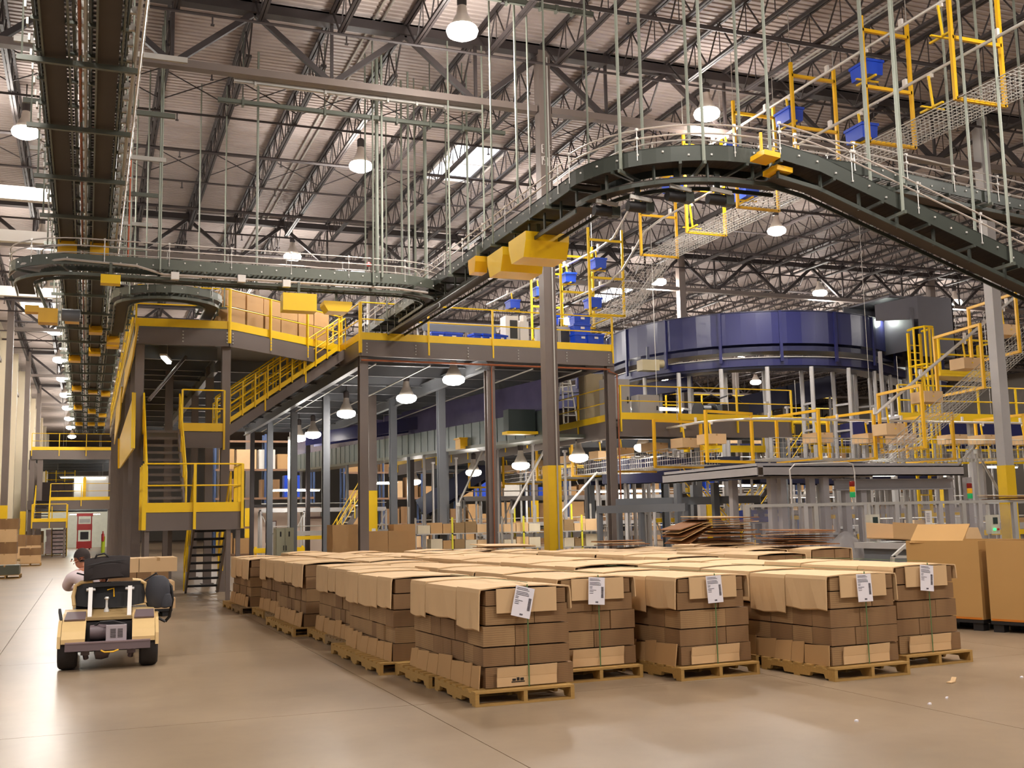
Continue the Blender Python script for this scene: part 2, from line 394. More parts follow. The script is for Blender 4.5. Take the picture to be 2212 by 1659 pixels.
# ================================================================ pallets and cardboard loads
CARD = mat('kraft_cardboard', '#d8b588', .75, 0, .08, scale=2.5)
CARD2 = mat('kraft_cardboard_fold', '#bb9464', .75, 0, .08, scale=2.5)
def edgeboard(name, c1, c2, freq, axis):
    m = bpy.data.materials.new(name); m.use_nodes = True; N = m.node_tree.nodes; L = m.node_tree.links; b = N['Principled BSDF']
    tc = N.new('ShaderNodeTexCoord'); w = N.new('ShaderNodeTexWave'); w.bands_direction = axis; w.inputs['Scale'].default_value = freq
    w.inputs['Distortion'].default_value = 1.5; w.inputs['Detail'].default_value = 2
    nz = N.new('ShaderNodeTexNoise'); nz.inputs['Scale'].default_value = 4.5
    mp = N.new('ShaderNodeMapping'); mp.inputs['Scale'].default_value = (1, 1, .15)
    r = N.new('ShaderNodeMix'); r.data_type = 'RGBA'; r.inputs['A'].default_value = lin(c1); r.inputs['B'].default_value = lin(c2)
    ad = N.new('ShaderNodeMath'); ad.operation = 'MULTIPLY_ADD'; ad.inputs[1].default_value = .45
    L.new(tc.outputs['Object'], w.inputs[0]); L.new(tc.outputs['Object'], mp.inputs[0]); L.new(mp.outputs[0], nz.inputs[0])
    L.new(w.outputs['Fac'], ad.inputs[0]); L.new(nz.outputs['Fac'], ad.inputs[2]); 
    mr = N.new('ShaderNodeMapRange'); mr.inputs['From Min'].default_value = .25; mr.inputs['From Max'].default_value = 1.1
    L.new(ad.outputs[0], mr.inputs[0]); L.new(mr.outputs[0], r.inputs['Factor'])
    L.new(r.outputs['Result'], b.inputs['Base Color']); b.inputs['Roughness'].default_value = .85
    return m
BUND = edgeboard('bundled_board_edges', '#76573a', '#977550', 18, 'Z')
BUND2 = edgeboard('bundled_board_edges_light', '#8a6a49', '#ac8a60', 15, 'Z')
PINE = mat('pallet_pine', '#b08a4c', .7, 0, .22, scale=6, stretch=(1, 8, 8))
PINE2 = mat('pallet_weathered', '#8f744f', .75, 0, .22, scale=6, stretch=(1, 8, 8))
STRAP = mat('green_strap', '#5d7a4a', .4, 0, .05)
PAPER = mat('label_paper', '#f3eef4', .6, 0, .01)
INK = mat('label_ink', '#4a4450', .7, 0, .05)
def pallet_proto(mm):
    t = thing('wood_pallet')
    st = M()
    pts = [(0, 0), (.15, 0), (.17, .045), (.38, .045), (.40, 0), (.82, 0), (.84, .045), (1.05, .045), (1.07, 0), (1.22, 0), (1.22, .10), (0, .10)]
    sm_ = mesh_of(M().prism([(-.02, a, .018+b*.95) for a, b in pts], (.04, 0, 0)), mm, 'stringer')
    for x in (.02, .508, .996): inst('stringer', sm_, t, (x, 0, 0))
    tb = mesh_of(M().span(0, 1.016, 0, .115, .115, .135), mm, 'deck_board')
    for i in range(7): inst('deck_board', tb, t, (0, .184*i, 0))
    bb = mesh_of(M().span(0, 1.016, 0, .1, 0, .018), mm, 'bottom_board')
    for y in (0, .56, 1.12): inst('bottom_board', bb, t, (0, y, 0))
    return t
PAL = [pallet_proto(PINE), pallet_proto(PINE2)]
PAL_USED = [False, False]
def pallet(x, y, rz, label, group=None, k=None):
    k = rnd.choice((0, 0, 1)) if k is None else k
    if not PAL_USED[k]:
        o = PAL[k]; PAL_USED[k] = True; o.location = (x, y, 0); o.rotation_euler[2] = rz
    else: o = copy_tree(PAL[k], None, (x, y, 0), rz)
    return tag(o, label, 'pallet', group)
def sheet(x0, x1, y0, y1, z, bulge, fl, fr, t=.012, nseg=5):
    """draped cover sheet: arched top, flap down the left (fl) and right (fr)"""
    m = M(); rows = []
    for j in range(nseg+1):
        y = y0+(y1-y0)*j/nseg; row = []
        if fl: row.append((x0-.035-.01*math.sin(j*2.1), y, z-fl+.01*math.sin(j*1.7)))
        if fl: row.append((x0-.022, y, z-.05))
        for i in range(5):
            u = i/4; row.append((x0+(x1-x0)*u - (.012 if i == 0 else -.012 if i == 4 else 0), y, z+bulge*math.sin(math.pi*u)*(.5+.5*math.sin(math.pi*j/nseg)) - (.012 if i in (0, 4) else 0)))
        if fr: row.append((x1+.022, y, z-.05)); row.append((x1+.03, y, z-fr))
        rows.append(row)
    k = len(rows[0]); vs = [p for r_ in rows for p in r_]; n = len(vs)
    vs2 = [(p[0], p[1], p[2]) for p in vs]
    low = []
    for r_ in rows:
        for i, p in enumerate(r_):
            c = (x0+x1)/2; sx = 1 if p[0] < c else -1
            low.append((p[0]+(sx*t if abs(p[0]-c) > (x1-x0)/2-.02 else 0), p[1], p[2]-t))
    fs = []
    for j in range(nseg):
        for i in range(k-1):
            a = j*k+i; fs.append((a, a+1, a+k+1, a+k)); fs.append((n+a, n+a+k, n+a+k+1, n+a+1))
    for j in range(nseg):
        fs.append((j*k, (j+1)*k, n+(j+1)*k, n+j*k)); fs.append((j*k+k-1, n+j*k+k-1, n+(j+1)*k+k-1, (j+1)*k+k-1))
    for i in range(k-1):
        fs.append((i, n+i, n+i+1, i+1)); e = nseg*k+i; fs.append((e, e+1, n+e+1, n+e))
    return m.add(vs2+low, fs)
LBL = None
def label_sheet(parent, x, z, y, tilt, w=.20, h=.29):
    global LBL
    if LBL is None:
        p = mesh_of(M().span(-w/2, w/2, -.003, 0, -h, 0), PAPER, 'paper_label')
        k = M(); r2 = random.Random(3)
        for i, zz in enumerate((.016, .030, .052, .066, .080, .100, .114, .135, .150, .168)):
            ln = w*(.5+.3*r2.random()) if i < 5 else w*.3*(.5+r2.random())
            k.span(-w/2+.014, -w/2+.014+ln, -.005, -.0031, -zz-.005, -zz)
        bc = M()
        for i in range(26):
            zz = .10+i*.0046; bc.span(w/2-.045, w/2-.016, -.005, -.0031, -zz-.0012-.0018*r2.random(), -zz)
        tx = M()
        for i in range(3): tx.span(-.012+i*.011, -.004+i*.011, -.005, -.0031, -h+.018, -h+.034)
        LBL = (p, mesh_of(k, INK, 'printed_lines'), mesh_of(bc, INK, 'barcode'), mesh_of(tx, INK, 'printed_number'))
    o = inst('paper_label', LBL[0], parent, (x, y, z), rot=(R(-3), R(tilt), 0)); o['label'] = 'white shipping label with printed lines and barcode'
    for nm, me in zip(('printed_lines', 'barcode', 'printed_number'), LBL[1:]): inst(nm, me, o)
def load(x, y, rz, label, H=1.1, front=False, left=False, group=None, seed=0, fl=.34, wd=.92, tilt=0):
    """flattened cartons bundled on two pallets; local x across, y deep, z up"""
    q = random.Random(seed); D = 2.12 if left else 2.3; Z0 = .135
    t = thing('cardboard_load', label, 'cardboard', (x, y, 0), rz, group)
    z = Z0; hs = [.20, .185, .20, .185]; hs.append(H-.02-Z0-sum(hs))
    x0, x1 = .06, .06+wd
    for L_, h in enumerate(hs):
        dx = q.uniform(-.012, .012) + .018*(2-L_)*.5; sh = 0.012*L_
        a, b = x0+sh+dx, x1-sh*.6+dx+.02*(L_ == 2)
        xs = a+(b-a)*q.choice((.36, .44, .6, .66))
        if left or front:
            cuts = [0]
            while cuts[-1] < D-.5: cuts.append(cuts[-1]+q.uniform(.2, .42))
            cuts[-1] = D
            if front and not left: cuts = [0, .3, .62, 1.0, D]
        else:
            if L_ < 3: z += h; continue
            cuts = [0, 1.18, D]
            if L_ == 3: cuts = [0, D]
        for i in range(len(cuts)-1):
            ya, yb = cuts[i]+.002, cuts[i+1]-.004
            jx = q.uniform(-.014, .012); jz = q.uniform(-.008, 0)
            fy = q.uniform(-.01, .006) if i == 0 else 0
            put('bundle', M().span(a+jx, xs-.003, ya+fy, yb, z+.003, z+h-.003+jz), q.choice((BUND, BUND, BUND2)), t, world=False)
            if i == 0 or L_ == 4 or not (left or front):
                put('bundle', M().span(xs+.003, b+jx, ya+q.uniform(-.012, .008), yb, z+.003, z+h-.003+jz), BUND, t, world=False)
        z += h
    if not (left or front):
        put('bundle', M().span(x0+.02, x1-.02, .01, D-.01, Z0, Z0+sum(hs[:3])), BUND, t, world=False)
    # cover sheets over the top, each with its own flap
    ys = [-.012, q.uniform(.55, .9), q.uniform(1.3, 1.6), D+.01]
    for i in range(3):
        f1 = fl*q.uniform(.8, 1.06); f2 = q.uniform(.16, .3)
        put('cover_sheet', sheet(x0-.005, x1+.005, ys[i], ys[i+1]-.012, H-.012*(i % 2)+.004*i, q.uniform(.0, .035), f1, f2), CARD, t, world=False)
    # leaning skirt boards along the bottom left and right
    if left or front:
        yy = 0
        while yy < D-.12:
            w = min(q.uniform(.2, .42), D-yy); o = q.uniform(.035, .06); hh = q.uniform(.2, .24)
            put('skirt_board', M().hexa([(x0-o, yy, Z0), (x0-o+.012, yy, Z0), (x0-o+.012, yy+w-.008, Z0), (x0-o, yy+w-.008, Z0),
                (x0-.024, yy, Z0+hh), (x0-.012, yy, Z0+hh), (x0-.012, yy+w-.008, Z0+hh-.02), (x0-.024, yy+w-.008, Z0+hh-.02)]), CARD2, t, world=False)
            yy += w
    if front:
        fz = H-.015; u0 = x0+.16*wd; u1 = x0+q.uniform(.72, .86)*wd
        put('front_fold', M().span(u0, u1, -.032, -.020, fz-.23, fz), CARD, t, world=False)
        put('front_fold', M().span(x0+.15*wd, x0+.83*wd, -.034, -.022, Z0+.01, Z0+.1, ), CARD, t, world=False)
        put('front_fold', M().hexa([(x0+.15*wd, -.036, Z0+.1), (x0+.83*wd, -.036, Z0+.1), (x0+.83*wd, -.024, Z0+.1), (x0+.15*wd, -.024, Z0+.1),
            (x0+.15*wd, -.05, Z0+.19), (x0+.83*wd, -.05, Z0+.2), (x0+.83*wd, -.038, Z0+.2), (x0+.15*wd, -.038, Z0+.19)]), CARD, t, world=False)
        sx = x0+.5*wd
        put('strap', M().span(sx-.006, sx+.006, -.058, -.054, Z0-.005, H+.02).span(sx-.006, sx+.006, -.056, D, H+.038, H+.042), STRAP, t, world=False)
        label_sheet(t, sx-.02, H-.005, -.062, tilt)
        if left: put('printed_mark', M().span(x0+.31*wd, x0+.46*wd, -.0365, -.0345, Z0+.045, Z0+.055).span(x0+.32*wd, x0+.36*wd, -.0365, -.0345, Z0+.06, Z0+.08).span(x0+.37*wd, x0+.4*wd, -.0365, -.0345, Z0+.06, Z0+.09).span(x0+.41*wd, x0+.45*wd, -.0365, -.0345, Z0+.06, Z0+.085), BLACK, t, world=False)
    return t
cols = [(3.47, 9.94, .035), (4.66, 10.86, .05), (5.88, 10.43, .06), (7.23, 9.63, .05), (8.47, 10.05, .05), (9.90, 12.3, .04), (11.15, 14.6, .04), (12.42, 16.9, .04)]
names = ['leftmost', 'second', 'third', 'fourth', 'fifth', 'sixth', 'seventh', 'eighth']
ords = ['front', 'second', 'third', 'fourth', 'fifth', 'rear']
tilts = [14, 4, -2, 0, 6]
for c, (x, y, rz) in enumerate(cols):
    ox, oy = x, y
    for r_ in range(6):
        if c == 5 and r_ < 1: ox, oy = ox-.03*2.44, oy+2.44; continue
        if c == 7 and r_ > 1: break
        if c == 6 and r_ < 1: ox, oy = ox-.03*2.44, oy+2.44; continue
        if oy > (23.8 if c < 5 else 21.6): break
        fr = (r_ == 0 and c < 5); lf = (c == 0)
        a = rz+rnd.uniform(-.012, .012); jx = rnd.uniform(-.02, .02) if not lf else (0, -.13, .03, -.1, .06, -.12)[r_]
        if fr and not lf and c < 5: lab = '%s strapped load of flat cartons from the left in the front row' % names[c]
        elif fr: lab = 'nearest strapped cardboard load with tilted white label, front left corner'
        elif lf: lab = '%s load from the camera along the left edge of the cardboard block' % ords[r_]
        else: lab = 'cardboard load in the block, %s row back, %s column from the left' % (ords[r_], names[c])
        load(ox+jx, oy, a, lab, H=rnd.uniform(1.07, 1.12), front=fr and c < 5, left=lf, group='palletised cardboard loads', seed=c*10+r_, fl=.40 if lf or fr else .28, tilt=tilts[c] if c < 5 else 0)
        for s in (0, 1):
            d = -.10 if s == 0 and r_ == 0 else -.02
            px, py = ox+jx-math.sin(a)*(s*1.24+d), oy+math.cos(a)*(s*1.24+d)-.05
            dx = rnd.uniform(-.05, .03)-(.07 if lf else 0)
            vis = fr or lf
            if vis: pl = '%s wooden pallet under the %s cardboard load %s' % (['front', 'back'][s], names[c] if fr else ords[r_], 'of the front row' if fr else 'along the left edge')
            else: pl = '%s wooden pallet under the inner cardboard load, %s row back, %s column' % (['front', 'back'][s], ords[r_], names[c])
            pallet(px+dx, py, a+rnd.uniform(-.02, .02), pl, 'pallets under cardboard loads', k=0 if (fr or (lf and s == 1)) else None)
        ox, oy = ox-math.sin(.03)*2.46, oy+2.46
# black print on the nearest load's bottom fold, loose scrap on the floor
# -------------------------------------------------------------- flat cardboard piles
def flat_pile(c, n, w, d, seed, label, h=.028, z0=1.15):
    q = random.Random(seed); t = thing('flattened_carton_pile', label, 'cardboard', (c[0], c[1], z0))
    brown = mat('old_cardboard', '#8a5a30', .8, 0, .15)
    z = z0
    for i in range(n):
        ww, dd = w*q.uniform(.8, 1.12), d*q.uniform(.75, 1.1); a = q.uniform(-.09, .09); ox, oy = q.uniform(-.09, .09), q.uniform(-.08, .08)
        tl = q.uniform(-.03, .03); g = q.uniform(.3, 1.2)*h
        m = M().box((ox, oy, z-z0+h*.35), (ww, dd, h*.55), a, tl, tl*.6)
        put('flattened_carton', m, [CARD2, brown, CARD][q.choice((0, 1, 1, 2))], t, world=False); z += h*.5+g
    return t, z
p1 = (12.45, 20.0); p2 = (13.0, 18.0)
flat_pile(p1, 18, 1.25, .95, 5, 'tall messy pile of brown flattened cartons on top of the loads')
tt, _ = flat_pile(p2, 8, 1.15, .9, 6, 'lower pile of flattened cartons beside the clear guard')
flat_pile((10.9, 21.6), 3, 1.1, .8, 8, 'few flattened cartons left of the tall cardboard pile')
flat_pile((8.6, 22.9), 2, 1.3, .9, 9, 'flattened carton lying on the rear of the cardboard block', z0=1.14)
q = random.Random(2)
t = thing('bent_carton_sheets', 'bent brown cardboard sheets sliding off the tall pile', 'cardboard', (11.9, 20.0, 1.3))
for i in range(5):
    put('flattened_carton', M().box((-.12-.03*i, .1*q.random(), .06+.05*i), (.75, .8, .015), q.uniform(-.2, .2), 0, -.5+.06*i), CARD2 if i % 2 else MATS['old_cardboard'], t, world=False)
scrap = PZ(2055, 1475)
solo('cardboard_scrap', M().box(scrap+V((0, 0, .008)), (.11, .05, .012), .4).box(scrap+V((.05, .02, .03)), (.05, .05, .008), .4, 0, -.8), CARD, 'small scrap of torn cardboard on the floor at right', 'scrap', loc=scrap)
for i, (px, py) in enumerate(((2008, 1522), (2045, 1509), (2207, 1464), (1850, 1559))):
    c = PZ(px, py); solo('paper_crumb', M().box(c+V((0, 0, .006)), (.03, .02, .012), i*.7).box(c+V((.01, .005, .012)), (.015, .02, .008), i), PAPER, ['tiny white paper crumb on the bare floor at lower right', 'paper crumb near the cardboard scrap', 'paper crumb by the right edge of the photo', 'pale crumb on the floor at bottom right'][i], 'litter', loc=c)
# -------------------------------------------------------------- gaylord boxes on black pallets
def gaylord(p, rz, w, d, h, label, open_top=False):
    t = thing('gaylord_box', label, 'box', (p[0], p[1], .16), rz)
    th = .02
    GB = mat('gaylord_board', '#b48a50', .7, 0, .1, scale=1.2)
    for nm, m in (('front_wall', M().span(0, w, 0, th, 0, h)), ('back_wall', M().span(0, w, d-th, d, 0, h)), ('side_wall', M().span(0, th, th, d-th, 0, h)), ('side_wall', M().span(w-th, w, th, d-th, 0, h)), ('bottom', M().span(th, w-th, th, d-th, 0, .02))):
        put(nm, m, GB, t, world=False)
    put('tape_strip', M().span(.02, w-.02, -.004, 0, .0, .03), mat('orange_band', '#c06f1c', .5), t, world=False)
    if open_top:
        put('flap', M().box((w*.4, .18, h+.1), (w*.7, .42, .015), .1, .7), GB, t, world=False)
    pt = thing('plastic_pallet', 'black plastic pallet under the %s bulk box' % ('left' if open_top else 'right'), 'pallet', (p[0], p[1], 0), rz)
    for nm, m in (('deck', M().span(0, w, 0, d, .11, .155)),): put(nm, m, BLACK, pt, world=False)
    for x in (.02, w/2-.07, w-.17):
        for y in (.02, d/2-.07, d-.17): put('foot', M().span(x, x+.15, y, y+.15, 0, .11), BLACK, pt, world=False)
gdir = R(-72)
gaylord((11.72, 13.5), gdir, 1.15, 1.15, 1.13, 'tall brown bulk box with bent top flap right of the cardboard loads', True)
gaylord((12.08, 12.27), gdir, 1.15, 1.15, 1.13, 'tall brown bulk box with orange band at the right edge')
# ================================================================ utility cart, driver, bags
import bmesh
CREAMP = mat('cart_cream', '#dcbb83', .4, 0, .08, scale=4)
CARTGREY = mat('cart_grey_bumper', '#6f5f62', .45, 0, .08)
CARTBR = mat('cart_worn_deck', '#a08457', .55, 0, .25, scale=5)
ct = thing('utility_cart', 'cream electric utility cart with open motor bay, seen from behind', 'cart', (.29, 14.55, 0), R(-2))
def tyre(x, y, r, w, nm):
    o = put(nm, M().lathe((x, y, r), [(r*.45, -w/2), (r*.86, -w/2), (r*.97, -w*.4), (r, -w*.25), (r, w*.25), (r*.97, w*.4), (r*.86, w/2), (r*.45, w/2)], 28, 'x'), RUBBER, ct, True, False)
    put('hub', M().lathe((x, y, r), [(.02, -w*.42), (r*.44, -w*.42), (r*.46, w*.42), (.02, w*.42)], 16, 'x'), LGREY, o, True, False)
for sx in (-1, 1):
    tyre(sx*.475, .28, .25, .22, 'rear_wheel'); tyre(sx*.5, 2.05, .23, .17, 'front_wheel')
    prof = [(0, .33), (.0, .385), (.10, .47), (.30, .60), (.52, .66), (.86, .69), (.86, .45), (.6, .52), (.3, .5), (.06, .42)]
    xa, xb = (-.545, -.27) if sx < 0 else (.275, .545)
    put('rear_fender', M().prism([(xa, a, b) for a, b in prof], (xb-xa, 0, 0)), CREAMP, ct, world=False)
    xo = -.59 if sx < 0 else .55
    put('fender_side', M().prism([(xo, a, b) for a, b in ((.0, .28), (.03, .42), (.3, .59), (.86, .63), (.86, .5), (.5, .52), (.28, .5), (.08, .36))], (.04, 0, 0)), CREAMP, ct, world=False)
    put('fender_pad', M().hexa([(xa+.02, .27, .585), (xb-.01, .27, .585), (xb-.01, .50, .663), (xa+.04, .50, .663), (xa+.02, .26, .605), (xb-.01, .26, .605), (xb-.01, .50, .683), (xa+.04, .50, .683)]), CARTGREY, ct, world=False)
    put('seat_strut', M().bar((sx*.235, .36, .61), (sx*.24, .70, .985), .05, .02), WHITE, ct, world=False)
    put('strut_plate', M().bar((sx*.235, .665, .93), (sx*.24, .685, .955), .11, .02), LGREY, ct, world=False)
put('rear_deck', M().hexa([(-.27, .30, .58), (.275, .30, .58), (.275, .86, .67), (-.27, .86, .67), (-.27, .30, .615), (.275, .30, .615), (.275, .86, .70), (-.27, .86, .70)]), CARTBR, ct, world=False)
mb_ = put('motor_bay', M().span(-.27, .275, .28, .5, .3, .56).span(-.27, .275, .03, .5, .28, .33), BLACK, ct, world=False)
put('motor', M().lathe((-.12, .2, .44), [(.02, -.1), (.09, -.1), (.1, 0), (.09, .1), (.02, .1)], 16, 'x'), CARTGREY, mb_, True, False)
put('cable', M().path([(-.2, .2, .5), (-.1, .12, .57), (.05, .1, .58), (.2, .14, .53)], .012), BLACK, mb_, True, False)
gb = put('charger_box', M().span(-.03, .21, .0, .16, .35, .53), mat('charger_lilac', '#b3a8ad', .45, .1), ct, world=False)
sl = M()
for i in range(8):
    for a, b in ((.02, .085), (.105, .165)): sl.span(a, b, -.004, 0, .385+i*.014, .391+i*.014)
put('vent_slots', sl, BLACK, gb, world=False, kind='stuff')
put('bumper', M().span(-.495, .49, -.07, .0, .245, .345), CARTGREY, ct, world=False)
put('bumper_lip', M().span(-.495, .49, -.075, .0, .335, .35), mat('cart_grey_light', '#8a7678', .45), ct, world=False)
put('rear_axle', M().tube((-.45, .28, .24), (.45, .28, .24), .04, 8), BLACK, ct, world=False)
put('gear_case', M().lathe((-.08, .26, .2), [(.02, -.09), (.09, -.07), (.1, .0), (.08, .08), (.02, .1)], 14, 'x'), CARTGREY, ct, True, False)
put('tow_hitch', M().path([(-.08, -.08, .245), (-.04, -.1, .225), (.06, -.1, .225), (.12, -.08, .245)], .01), YELO, ct, True, False)
for sx in (-1, 1): put('shock_absorber', M().tube((sx*.28, .15, .25), (sx*.26, .22, .13), .035, 8).box((sx*.27, .16, .2), (.1, .06, .05)), CARTGREY, ct, world=False)
# seat back
sb = M(); n = 10
for i in range(n):
    u0, u1 = -1+2*i/n, -1+2*(i+1)/n; x0, x1 = u0*.43, u1*.43; y0, y1 = .74+.10*u0*u0, .74+.10*u1*u1
    t0, t1 = 1.03-.04*u0**4, 1.03-.04*u1**4; b0, b1 = .70+.04*u0*u0, .70+.04*u1*u1
    sb.hexa([(x0, y0, b0), (x1, y1, b1), (x1, y1+.09, b1), (x0, y0+.09, b0), (x0, y0+.05, t0), (x1, y1+.05, t1), (x1, y1+.13, t1), (x0, y0+.13, t0)])
put('seat_back', sb, BLACK, ct, world=False)
put('seat_back_rim', M().path([(-.44, .83, .74), (-.455, .86, .86), (-.43, .88, .99), (-.36, .86, 1.03), (-.22, .82, 1.045)], .025, 8), CREAMP, ct, True, False)
put('seat_back_rim', M().path([(.44, .83, .74), (.455, .86, .86), (.43, .88, .99), (.36, .86, 1.03), (.26, .82, 1.045)], .025, 8), CREAMP, ct, True, False)
put('top_bar', M().bar((-.33, .70, .995), (.37, .70, 1.01), .05, .05), BLACK, ct, world=False)
put('beacon', M().lathe((-.04, .60, .66), [(.035, 0), (.03, .03), (.015, .06), (.015, .15), (.03, .17), (.02, .19)], 12), CHROME, ct, True, False)
put('lock_bracket', M().path([(-.04, .72, .93), (.04, .72, .95), (.045, .72, .84)], .009), YELO, ct, world=False)
# chassis, seat and front
put('chassis', M().span(-.45, .45, .4, 2.3, .22, .34), CARTGREY, ct, world=False)
put('seat', M().span(-.45, .45, .86, 1.35, .56, .68), BLACK, ct, world=False)
put('seat_box', M().span(-.46, .46, .86, 1.33, .34, .56), CREAMP, ct, world=False)
put('front_cowl', M().prism([(-.5, 1.85, .34), (-.5, 1.9, .85), (-.5, 2.05, .9), (-.5, 2.4, .62), (-.5, 2.42, .3)], (1.0, 0, 0)), CREAMP, ct, world=False)
put('steering_wheel', M().path([V((-.22+.17*math.cos(a), 1.72+.1*math.sin(a), .93+.13*math.sin(a))) for a in [2*math.pi*i/18 for i in range(18)]], .015, 6, closed=True).tube((-.22, 1.72, .93), (-.22, 1.95, .8), .02), BLACK, ct, True, False)
put('grab_handle', M().bar((-.6, .62, .7), (-.56, .35, .58), .03, .05), BLACK, ct, world=False)
# -------------------------------------------------------------- bags on the cart
FAB = mat('dark_bag_fabric', '#2c2524', .85, 0, .15, scale=8, bump=.15)
ba = M(); secs = []
bo = ct.location
bg = thing('shoulder_bag', 'dark brown soft shoulder bag lying on the cart seat back', 'bag', (bo.x-.03, bo.y+.84, 1.05), R(-2))
def blob(prof, x0, x1, n=8, ry=1.0):
    m = M(); vs = []
    K = len(prof)
    for i in range(n+1):
        u = i/n; s = 1-.25*abs(2*u-1)**3
        for (yy, zz) in prof: vs.append((x0+(x1-x0)*u, yy*s, zz*(.75+.25*s)+.06*u-.03*u*u))
    fs = [(i*K+j, i*K+(j+1) % K, (i+1)*K+(j+1) % K, (i+1)*K+j) for i in range(n) for j in range(K)]
    return m.add(vs, fs+[tuple(range(K))[::-1], tuple(range(n*K, n*K+K))])
put('body', blob([(-.13, .0), (.13, .0), (.15, .07), (.13, .22), (.06, .29), (-.06, .29), (-.13, .21), (-.15, .07)], -.27, .29), FAB, bg, True, False)
put('pocket', blob([(-.165, .02), (-.14, .02), (-.13, .2), (-.15, .19)], -.2, .22), FAB, bg, True, False)
put('handle', M().path([(-.15, -.06, .26), (-.12, -.07, .33), (-.03, -.07, .35), (.02, -.07, .31), (.03, -.06, .27)], .014, 6), BLACK, bg, True, False)
put('zipper', M().path([(-.22, -.137, .2), (0, -.14, .245), (.24, -.137, .265)], .005, 5), BLACK, bg, True, False)
put('strap_end', M().box((-.31, -.03, .09), (.1, .04, .02), .2, 0, .3), BLACK, bg, world=False)
bp_ = thing('backpack', 'dark backpack hanging off the right side of the cart', 'bag', (bo.x+.62, bo.y+.86, .56), R(-8))
put('body', M().lathe((0, 0, .1), [(.02, 0), (.13, .02), (.16, .1), (.165, .25), (.14, .36), (.08, .42), (.02, .43)], 16), mat('backpack_slate', '#3a3a40', .8, 0, .12, bump=.1), bp_, True, False)
put('side_pocket', M().lathe((.1, -.06, .1), [(.02, 0), (.08, .02), (.09, .1), (.07, .18), (.02, .2)], 12), MATS['backpack_slate'], bp_, True, False)
put('shoulder_strap', M().path([(.08, 0, .48), (.17, 0, .38), (.19, 0, .2), (.15, .02, -.02), (.1, .03, -.08)], .02, 5), BLACK, bp_, True, False)
put('shoulder_strap', M().path([(-.1, 0, .2), (-.05, 0, .04), (.03, .0, -.04), (.1, .02, -.08)], .018, 5), BLACK, bp_, True, False)
put('hook', M().path([(0, 0, .5), (-.02, 0, .56), (-.2, .0, .45)], .012, 5), BLACK, bp_, True, False)
# -------------------------------------------------------------- driver
def skin(name, vs, es, rad, material, parent, lev=2, root=0):
    me = bpy.data.meshes.new(name); bm = bmesh.new(); sk = bm.verts.layers.skin.verify()
    bv = []
    for i, p in enumerate(vs):
        v = bm.verts.new(p); r_ = rad[i]; v[sk].radius = r_ if isinstance(r_, tuple) else (r_, r_); v[sk].use_root = (i == root); bv.append(v)
    for a, b in es: bm.edges.new((bv[a], bv[b]))
    bm.to_mesh(me); bm.free(); me.materials.append(material)
    o = bpy.data.objects.new(name, me); COL.objects.link(o); o.parent = parent
    k = o.modifiers.new('skin', 'SKIN'); k.use_smooth_shade = True; s = o.modifiers.new('sub', 'SUBSURF'); s.levels = s.render_levels = lev
    return o
SKINM = mat('skin', '#b9795a', .55, 0, .06)
HAIR = mat('dark_short_hair', '#2c201c', .8, 0, .1)
SHIRT = mat('pale_pink_shirt', '#e9d5d6', .7, 0, .04)
TROUS = mat('dark_trousers', '#2b2b33', .8, 0, .08)
dr = thing('person', 'person in a pale pink shirt driving the cart, head turned left', 'person', (bo.x-.2, bo.y+1.12, -.03), R(-2))
# pelvis on the seat, torso leaning left, arms forward to the wheel, legs to the pedals
Vb = [(0, 0, .78), (-.02, .02, .92), (-.05, .05, 1.06), (-.07, .08, 1.17), (-.10, .11, 1.235), (-.125, .13, 1.30), (-.145, .15, 1.385), (-.15, .15, 1.44),
      (-.195, .155, 1.30), (-.215, .16, 1.345),                                   # 8 jaw, 9 brow (face turned to the left)
      (-.25, .10, 1.14), (-.34, .28, .98), (-.20, .52, .95),                      # left arm 10-12
      (.10, .13, 1.15), (.13, .33, .98), (.02, .52, .95),                         # right arm 13-15
      (-.11, .04, .76), (-.13, .42, .77), (-.14, .55, .42), (-.14, .68, .38),     # left leg 16-19
      (.11, .04, .76), (.10, .44, .77), (.08, .58, .42), (.08, .70, .38)]
Eb = [(0, 1), (1, 2), (2, 3), (3, 4), (4, 5), (5, 6), (6, 7), (5, 8), (6, 9), (3, 10), (10, 11), (11, 12), (3, 13), (13, 14), (14, 15), (0, 16), (16, 17), (17, 18), (18, 19), (0, 20), (20, 21), (21, 22), (22, 23)]
Rb = [(.15, .12), (.14, .11), (.15, .11), (.12, .09), (.055, .055), (.085, .075), (.085, .095), (.06, .07), .042, .05, .06, .045, .035, .06, .045, .035, .09, .065, .05, .035, .09, .065, .05, .035]
body = skin('body', Vb, Eb, Rb, SKINM, dr)
for side, (hx, hy, hz) in ((-1, (-.20, .54, .95)), (1, (.02, .54, .95))):
    vs = [(hx, hy-.03, hz), (hx, hy+.03, hz+.01)]; es = [(0, 1)]; ra = [.034, .036]
    for f_ in range(4):
        b_ = len(vs); ox = (f_-1.5)*.02; ln = (.036, .042, .04, .03)[f_]
        vs += [(hx+ox, hy+.05, hz+.02), (hx+ox, hy+.05+ln*.7, hz+.005), (hx+ox, hy+.045+ln*.5, hz-.02)]; es += [(1, b_), (b_, b_+1), (b_+1, b_+2)]; ra += [.010, .009, .008]
    b_ = len(vs); vs += [(hx-side*.035, hy+.02, hz+.005), (hx-side*.045, hy+.045, hz-.012)]; es += [(1, b_), (b_, b_+1)]; ra += [.011, .009]
    skin('hand', vs, es, ra, SKINM, body, 1)
put('nose', M().prism([(-.262, .160, 1.325), (-.285, .160, 1.318), (-.262, .162, 1.365)], (.0, .022, 0)), SKINM, body, world=False)
